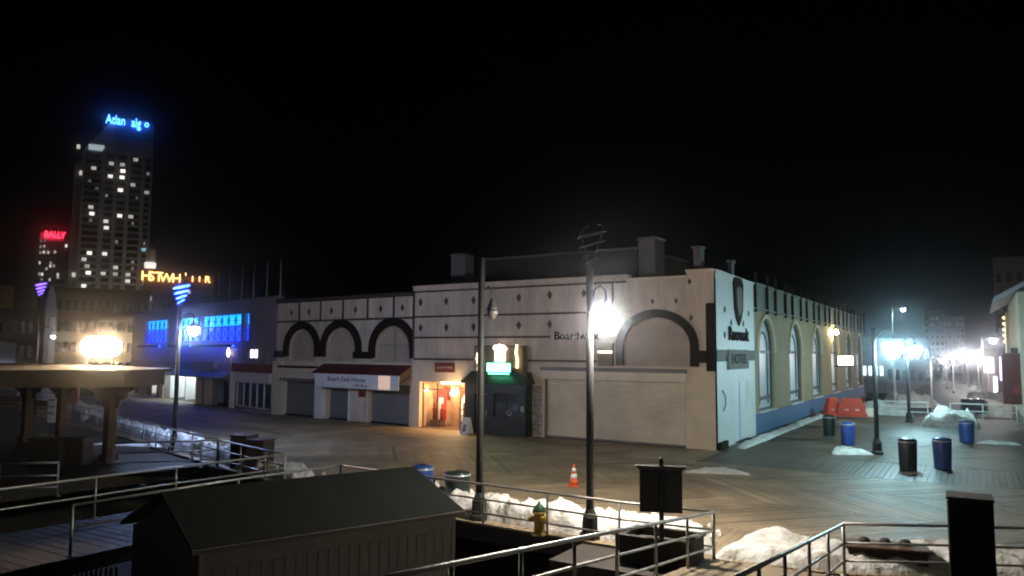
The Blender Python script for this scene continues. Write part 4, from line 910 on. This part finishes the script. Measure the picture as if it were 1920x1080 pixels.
# red plastic barriers
bp_ = [(-.95,0),(.95,0),(.95,.22),(.9,.3),(.9,.7),(.8,.95),(-.8,.95),(-.9,.7),(-.9,.3),(-.95,.22)]
for i, (px, py, rz, lb) in enumerate(((1598,781,.1,'red orange plastic barrier standing square to the street by the guard rail'),(1562,780,1.2,'red plastic barrier turned against the ochre wall'))):
    g = G(px,py); t = thing('plastic_barrier', lb, 'barrier', (g.x,g.y,0), rz, 'plastic road barriers')
    mb = MB(); mb.prism(bp_, -.16, .16); mb.prism([(-1,0),(1,0),(1,.18),(-1,.18)], -.28, -.161); mb.prism([(-1,0),(1,0),(1,.18),(-1,.18)], .161, .28); mb.prism([(-.7,.951),(.7,.951),(.65,1.3),(-.65,1.3)], -.1, .1); mb.build('body', 'barrier', t)
    for x in (-.35,.35): bx('slot', 'white_paint', t, x-.14, x+.14, -.175, -.161, .45, .52)
g = G(1628,781); t = box_thing('concrete_block', 'pale concrete block at the end of the red barriers', 'block', 1629, 781, .7, .6, .6, 'cream_low', .1)
# guard rail at the plaza end
railing([(-6.3,62.6,0),(-3.0,62.6,0)], 'white guard rail at the end of the plaza beside the barriers', heights=(1.05,.7,.35), m='white_paint', r=.035)
railing([(-1.6,62.6,0),(2.3,62.6,0)], 'white guard rail at the plaza end behind the big snow pile', heights=(1.05,.55), m='white_paint', r=.035)

# ================================================================== RIGHT SIDE BUILDINGS
FR = Frame((2.55,92), (2.55,58)); 
E_ = thing('casino_building', 'pale cream building edge with a sloping eave and a column of bulbs', 'building', (2.55,74,0), -math.pi/2)
bx('wall', 'cream_low', E_, -3, 14, .0, 12, -.6, 8.6); 
MB().add([(-3.4,-1.3,8.3),(14,-1.3,8.3),(14,6,12.5),(-3.4,6,12.5),(-3.4,-1.3,8.0),(14,-1.3,8.0),(14,6,12.2),(-3.4,6,12.2)], [(0,1,2,3),(7,6,5,4),(0,4,5,1),(1,5,6,2),(3,7,4,0)]).build('eave_roof', 'hotel', E_)
bx('pilaster', 'yellow', E_, -2.6, -1.9, -.25, -.002, -.6, 8.0); bx('base_course', 'grey', E_, -3, 14, -.1, -.003, -.6, .5)
for i in range(5): MB().lathe([(.02,-.14),(.13,-.06),(.15,.04),(.08,.14)], 8, (-3.15,-.3,5.6+i*.5)).build('bulb', em('bulb%d' % i, (1,.75,.3), 1.5), E_, True)
bx('strip_light', em('strip_glow', (1,.95,.7), .9), E_, -2.95, -2.7, -.28, -.1, .2, 7.2)
d = ray(1905,700); q = CAM + d*(60/d.y)
HS = thing('hanging_sign', 'dark red projecting sign box on the pale building edge', 'sign', (3.05,60.5,0), -math.pi/2)
MB().bbox(-.25,.25,-1.55,.12,1.25,4.6,.06).build('box', 'redpaint', HS); bx('cap', 'metal_dark', HS, -.15, .15, -1.0, -.6, 4.601, 4.95); MB().lathe([(.32,0),(.32,.02)], 14, (0,0,0)).build('emblem', 'red', HS).matrix_basis = Matrix.Translation((.26,-.7,2.2)) @ Matrix.Rotation(math.pi/2,4,'Y')
def block(px0, py0, px1, dist, label, m, depth=20, name='distant_building', base=-1.7, rows=0, cols=0, lit=(), wm='tower_pane', cap=True):
    fr = facing((px0+px1)/2, dist); u0, u1, _, z1 = fr.rect(px0,py0,px1,py0+10); o = fr.pt(u0,0,0)
    t = thing(name, label, 'building', (o.x,o.y,base), fr.ang); w = u1-u0; h = z1-base
    bx('wall', m, t, 0, w, 0, depth, 0, h)
    if cap: bx('roof_edge', m, t, -.02*w, w*1.02, -.3, depth, h+.01, h+.01+.015*h+.3)
    if rows:
        pw, ph = w/cols, (h*.86)/rows; proto = None
        for i in range(rows):
            for j in range(cols):
                if proto is None: proto = q_ = MB().box(0,pw*.55,-.12,-.02,0,ph*.5).build('window', wm, t)
                else: q_ = proto.copy(); col.objects.link(q_); q_.parent = t
                q_.location = (pw*(j+.22), 0, h*.1+ph*(i+.25))
    return t, w, h, fr, u0
block(1733,586,1770,230,'tall pale hotel slab far up the side street', 'hotel', rows=9, cols=4)
block(1768,598,1808,260,'second pale hotel slab with a stepped top far up the street', 'hotel', rows=8, cols=5)
block(1660,640,1745,150,'low dark building behind the cool white lamps', 'grey', 10, rows=2, cols=6)
block(1862,492,1920,100,'dark brown tower block with a pale cornice behind the casino edge', 'wood_post', 14, rows=7, cols=3)
t, w, h, fr, u0 = block(1838,660,1868,110,'brightly lit shopfront on the right of the far street', 'grey', 6)
bx('sign_panel', em('shop_pink', (1,.85,.9), 3), t, .2, w*.8, -.3, -.05, h*.62, h*.9); bx('sign_panel', em('shop_pink2', (1,.75,.85), 2.5), t, w*.75, w, -.4, -.1, h*.2, h*.55)
t, w, h, fr, u0 = block(1868,650,1892,96,'narrow shop with violet lit windows beside the pale building edge', 'corr', 6)
bx('sign_panel', em('shop_violet', (.8,.75,1), 2), t, w*.2, w*.5, -.3, -.05, h*.5, h*.85)
t, w, h, fr, u0 = block(1612,640,1660,108,'low building with a row of lit windows beyond the ochre building', 'grey', 8)
for i in range(4): bx('window', em('lit_win_c%d' % i, (.7,.95,1), 1.6), t, w*(.1+i*.22), w*(.22+i*.22), -.1, -.02, h*.45, h*.6)
# parked cars on the street
def car(loc, rz, label):
    t = thing('parked_car', label, 'car', loc, rz, 'cars parked in the street')
    body = [(-2.2,.35),(2.15,.35),(2.2,.7),(1.9,.88),(1.0,.95),(.45,1.4),(-1.3,1.42),(-1.95,.98),(-2.22,.9)]
    MB().prism(body, -.85, .85).build('body', 'car', t)
    for s in (-1, 1): MB().prism([(.88,.97),(.42,1.33),(-1.2,1.35),(-1.7,1.0)], s*.855-.006, s*.855+.006).build('side_window', 'glass', t)
    MB().add([(1.03,-.7,.97),(1.03,.7,.97),(.5,.66,1.4),(.5,-.66,1.4)], [(0,1,2,3)]).build('windscreen', 'glass', t)
    for x in (-1.35,1.35):
        for s in (-1, 1):
            w_ = MB().tube([(x,s*.7,.33),(x,s*.9,.33)], .33, 16).build('wheel', 'rubber', t); MB().tube([(x,s*.901,.33),(x,s*.915,.33)], .19, 12).build('rim', 'metal_grey', w_)
    for s in (-.6,.6): bx('headlight', 'white_paint', t, 2.18, 2.22, s-.16, s+.16, .62, .74)
d = ray(1652,712); q = CAM + d*(82/d.y); car((q.x,82,-.6), 1.4, 'dark car parked beyond the plaza guard rail')
d = ray(1822,722); q = CAM + d*(76/d.y); car((q.x,76,-.6), 1.6, 'dark car standing by the snow on the right of the street')

# ================================================================== FAR LEFT SKYLINE
DT = 300.0
FT = facing(215, DT); tu0, tu1 = FT.uz(147,450)[0], FT.uz(282,400)[0]
o = FT.pt(tu0,0,0); T = thing('casino_tower', 'tall concrete hotel tower with a blue lit sign across its top', 'building', (o.x,o.y,-1.7), FT.ang)
TW = tu1-tu0; TH = FT.uz(240,222)[1]+1.7; cut = FT.uz(165,272)[1]+1.7
MB().prism([(0,0),(TW,0),(TW,TH-2),(TW*.96,TH),(TW*.42,TH),(TW*.36,TH-2),(TW*.06,cut),(0,cut-2)], 0, 24).build('wall', 'tower', T)
MB().prism([(-.12*TW,0),(-.004,0),(-.004,cut-4),(-.12*TW,cut-6)], 5, 22).build('side_wing', 'tower', T)
lit = [(550,220,2),(603,203,2),(600,258,1),(655,267,2),(655,302,.7),(537,327,.8),(590,335,.7),(452,350,.9),(592,368,3),(588,402,3),(581,440,3),(640,436,.7),(700,445,.6),(532,395,2),(438,530,1),(443,565,2.5),(577,575,2.5),(628,578,.9),(510,605,1.4),(512,642,2),(432,745,2.5),(505,752,2),(405,790,1),(420,820,.6),(557,826,1),(425,858,3),(497,860,1),(552,862,.6),(610,865,.9),(405,893,2),(420,930,2),(382,930,.6),(600,897,1.5),(485,970,2),(545,970,3),(682,730,-1)]
LT = [(FT.uz(x/2.5708, 180+y/2.5708), s) for x, y, s in lit]
pane_m = {}
def pane(s, warm):
    k = (round(s,1), warm)
    if k not in pane_m: pane_m[k] = em('lit_pane', ((1,.93,.82) if warm else (.35,.85,1)), s*.5)
    return pane_m[k]
cols = [(.035,.26),(.33,.45),(.50,.62),(.68,.84),(.895,.975)]
nrow = 25; z0r = 18; dz = (TH-13-z0r)/nrow; protos = {}
for j, (c0, c1) in enumerate(cols):
    for i in range(nrow):
        za = z0r+i*dz
        if j == 0 and za+dz > cut: continue
        uc, zc = (c0+c1)/2*TW, za+dz*.5
        if j not in protos: protos[j] = o = MB().box(0,(c1-c0)*TW,-.25,-.02,0,dz*.6).build('window', 'tower_pane', T)
        else: o = protos[j].copy(); col.objects.link(o); o.parent = T
        o.location = (c0*TW, 0, za)
        if rnd.random() < .16 and not any(tu0+c0*TW-.5 < u < tu0+c1*TW+.5 and abs(z+1.7-zc) < dz*.62 for (u, z), s in LT): q_ = rnd.uniform(.2,(c1-c0)*TW-1.2); bx('pane', pane(rnd.choice((.1,.2,.3)), True), o, q_, q_+rnd.uniform(.6,1.1), -.32, -.26, .1, dz*.5); continue
        if not any(tu0+c0*TW-.5 < u < tu0+c1*TW+.5 and abs(z+1.7-zc) < dz*.62 for (u, z), s in LT): continue
        for (u, z), s in LT:
            if tu0+c0*TW-.5 < u < tu0+c1*TW+.5 and abs(z+1.7-zc) < dz*.5:
                uu = min(max(u-tu0-c0*TW, .8), (c1-c0)*TW-.8); hw = .75 if s > 0 else 1.3
                if not [c for c in o.children]: bx('pane', pane(abs(s), s > 0), o, max(0,uu-hw), uu+hw, -.32, -.26, .1, dz*.55)
for j in range(4):   # concrete fins between the window columns
    u = (cols[j][1]+cols[j+1][0])/2*TW; bx('fin', 'tower', T, u-.55, u+.55, -.8, -.003, 4, (TH-10) if j else cut-1)
u, z = FT.uz(181,277); bx('window', em('lit_lounge', (.6,.75,.8), .5), T, u-tu0-2.4, u-tu0+2.4, -.4, -.26, z+1.7-1, z+1.7+1)
sb = em('sign_blue', (.05,.2,1), 9)
u, z = FT.uz(217,227); text('sign_lettering', 'Atlan', 4.6, sb, T, (u-tu0,-1.1,z+1.7), .25, 6.0)
u, z = FT.uz(257,233); text('sign_lettering', 'alg', 4.6, sb, T, (u-tu0-.3,-1.1,z+1.7), .25, 3.0)
u, z = FT.uz(272,234); text('sign_lettering', 'o', 3.4, sb, T, (u-tu0+.5,-1.1,z+1.7), .25, 1.4)
bx('sign_backing', 'blue_paint', T, TW*.43, TW*.97, -.6, -.003, TH-7.5, TH-.8)
for px, py in ((146,269),(151,319),(137,513)):
    u, z = FT.uz(px,py); bx('window', pane(1.2, True), T, u-tu0-.5, u-tu0+.5, 4.4, 4.95, z+1.7-.7, z+1.7+.7)
# added fill lamps hidden at the tower's foot, there to brighten its front
for i in range(3):
    o = FT.pt(tu0+TW*(.15+.35*i), -26, -1.7); t = thing('uplight', ['uplight at the foot of the tall tower by its left corner','uplight at the middle of the tall tower front','uplight at the foot of the tall tower by its right corner'][i], 'floodlight', o, FT.ang, 'tower uplights')
    bx('housing', 'metal_dark', t, -1.2, 1.2, -.5, .5, 0, .5); MB().add([(-1.1,-.4,.56),(1.1,-.4,.56),(1.1,.4,.52),(-1.1,.4,.52)], [(0,1,2,3)]).build('lens', em('uplight_lens', (1,.86,.7), 230), t)
# red-signed hotel
fr = facing(98, 420); a0, a1 = fr.uz(72,500)[0], fr.uz(127,500)[0]; o = fr.pt(a0,0,0)
Bh = thing('red_sign_hotel', 'dark distant hotel block with a red lit rooftop sign', 'building', (o.x,o.y,-1.7), fr.ang); bw_ = a1-a0; bh = fr.uz(95,437)[1]+1.7
bx('wall', 'wood_dark', Bh, 0, bw_, 0, 18, 0, bh-3.2); bx('roof_storey', 'hotel', Bh, 0, bw_*.8, .3, 16, bh-3.2, bh)
bx('roof_slab', 'tower', Bh, -.4, bw_*1.0, -.6, 18.2, bh-3.9, bh-3.21)
u, z = fr.uz(103,441); text('sign_lettering', 'BALLY', 4.2, em('sign_red', (1,.02,.05), 9), Bh, (u-a0,-.9,z+1.7), .25, 8.4)
for x, y, s in ((250,205,.5),(300,205,.5),(290,280,.7),(235,285,.4),(567,275,2.5),(235,360,.5),(285,355,1.5),(340,358,1.2),(425,352,1),(230,490,1.2),(372,490,.5),(367,530,1.5),(412,530,.6),(318,565,.8),(262,635,2),(228,630,.6),(462,638,1.4),(462,672,.9),(258,700,.4),(358,705,1),(190,775,.4)):
    u, z = fr.uz(40+x/6.745, 420+y/6.745); bx('window', pane(s, True), Bh, min(bw_-.6,max(.4,u-a0))-.42, min(bw_-.6,max(.4,u-a0))+.42, -.4, -.02, z+1.7-.7, z+1.7+.6)
d_ = None
for i in range(9):
    for j in range(9):
        if d_ is None: d_ = q_ = MB().box(0,.9,-.15,-.01,0,1.4).build('window', 'tower_pane', Bh)
        else: q_ = d_.copy(); col.objects.link(q_); q_.parent = Bh
        q_.location = (.8+j*(bw_-1.6)/9, 0, 8+i*3.7)
# casino with amber letters and lit cupola
fr = facing(335, 230); a0, a1 = fr.uz(268,560)[0], fr.uz(400,560)[0]; o = fr.pt(a0,0,0)
Cw = thing('amber_sign_hotel', 'long low casino block crowned by amber letters and a white lit cupola', 'building', (o.x,o.y,-1.7), fr.ang); cw = a1-a0; ch = fr.uz(330,520)[1]+1.7
bx('wall', 'wood_post', Cw, 0, cw, 0, 20, 0, ch); bx('cornice', 'wood_dark', Cw, -.3, cw+.3, -.8, 1, ch-5, ch-4.5)
am = em('sign_amber', (1,.48,.14), 4.5); u_ = 0
for ch_, px, py, sz in (('H',274,518,3.6),('S',284,519,3.6),('T',298,520,3.6),('W',312,522,3.4),('H',331,523,3.4),("'",348,521,3.2),('I',361,524,2.4),('I',374,524,2.2),('R',389,525,2.6)):
    u, z = fr.uz(px,py); text('sign_lettering', ch_, sz, am, Cw, (u-a0,-.5,z+1.7), .2)
u, z = fr.uz(281,500); MB().lathe([(1.4,0),(1.5,1.6),(1.25,1.7)], 12, (u-a0,1.5,z+1.7-.4)).build('cupola_base', em('cupola_white', (1,.95,.9), .9), Cw, True)
MB().lathe([(1.2,0),(1.2,3.0),(1.4,3.2),(.9,4.2),(.1,4.8)], 12, (u-a0,1.5,z+1.7+1.31)).build('cupola_lantern', 'hotel', Cw, True); bx('cupola_stem', 'wood_dark', Cw, u-a0-1.5, u-a0+1.5, .5, 3, ch+.01, z+1.29)
d_ = None
for i in range(3):
    for j in range(12):
        if d_ is None: d_ = q_ = MB().box(0,.9,-.15,-.01,0,1.5).build('window', 'tower_pane', Cw)
        else: q_ = d_.copy(); col.objects.link(q_); q_.parent = Cw
        q_.location = (.8+j*(cw-1.4)/12, 0, ch-9-i*3.2)
for px, py in ((361-26,548),(262,560)): u, z = fr.uz(px+20,py); bx('window', pane(1, True), Cw, u-a0-.3, u-a0+.3, -.4, -.16, z+1.7-.5, z+1.7+.5)
# amber lit low building at the far left
t, w, h, fr, u0 = block(-40,538,26,260,'amber lit low building at the far end of the boardwalk', mat('amber_wall', (.45,.30,.14), .7, .2, .1), 14)
for i in range(9): bx('uplight', em('uplight_amber%d' % i, (1,.6,.22), 1.6), t, 1.2+i*w/9.5, 1.9+i*w/9.5, -1.2, -.9, h*.55, h*.55+1.3); bx('uplight_ledge', 'wood_dark', t, .9+i*w/9.5, 2.2+i*w/9.5, -1.3, -.05, h*.55-.5, h*.55-.02)
block(105,548,282,140,'plain brown building block behind the dazzling floodlight', 'wood_post', 14, rows=4, cols=12)
block(-20,585,108,120,'low grey boardwalk building behind the violet ring lamp', 'grey', 12, rows=3, cols=9)
t, w, h, fr, u0 = block(-20,648,30,95,'small kiosk with pale lit roof pieces at the far left', 'hotel', 5)
bx('lit_fascia', em('kiosk_white', (.75,.85,1), .7), t, 0, w, -.3, -.02, h*.5, h*.72)
u, z = FC.uz(115,655)
for i, (px, py, l) in enumerate(((112,637,'small lit wall lantern on the brown block behind the pavilion'),)):
    pass

# ================================================================== haze volume added to imitate lens bloom around the lamps
hz = MB().box(-420, 160, -20, 380, -2.7, 125).build('haze', 'snow'); hm = bpy.data.materials.new('night_haze'); hm.use_nodes = True
hn = hm.node_tree; hn.nodes.remove(hn.nodes['Principled BSDF']); pv = hn.nodes.new('ShaderNodeVolumePrincipled')
pv.inputs['Color'].default_value = (.85,.9,1,1); pv.inputs['Density'].default_value = .001; pv.inputs['Anisotropy'].default_value = .985
hn.links.new(pv.outputs[0], hn.nodes['Material Output'].inputs['Volume']); hz.data.materials.clear(); hz.data.materials.append(hm)
tag(hz, 'thin cold night haze over the boardwalk', 'haze', kind='stuff')
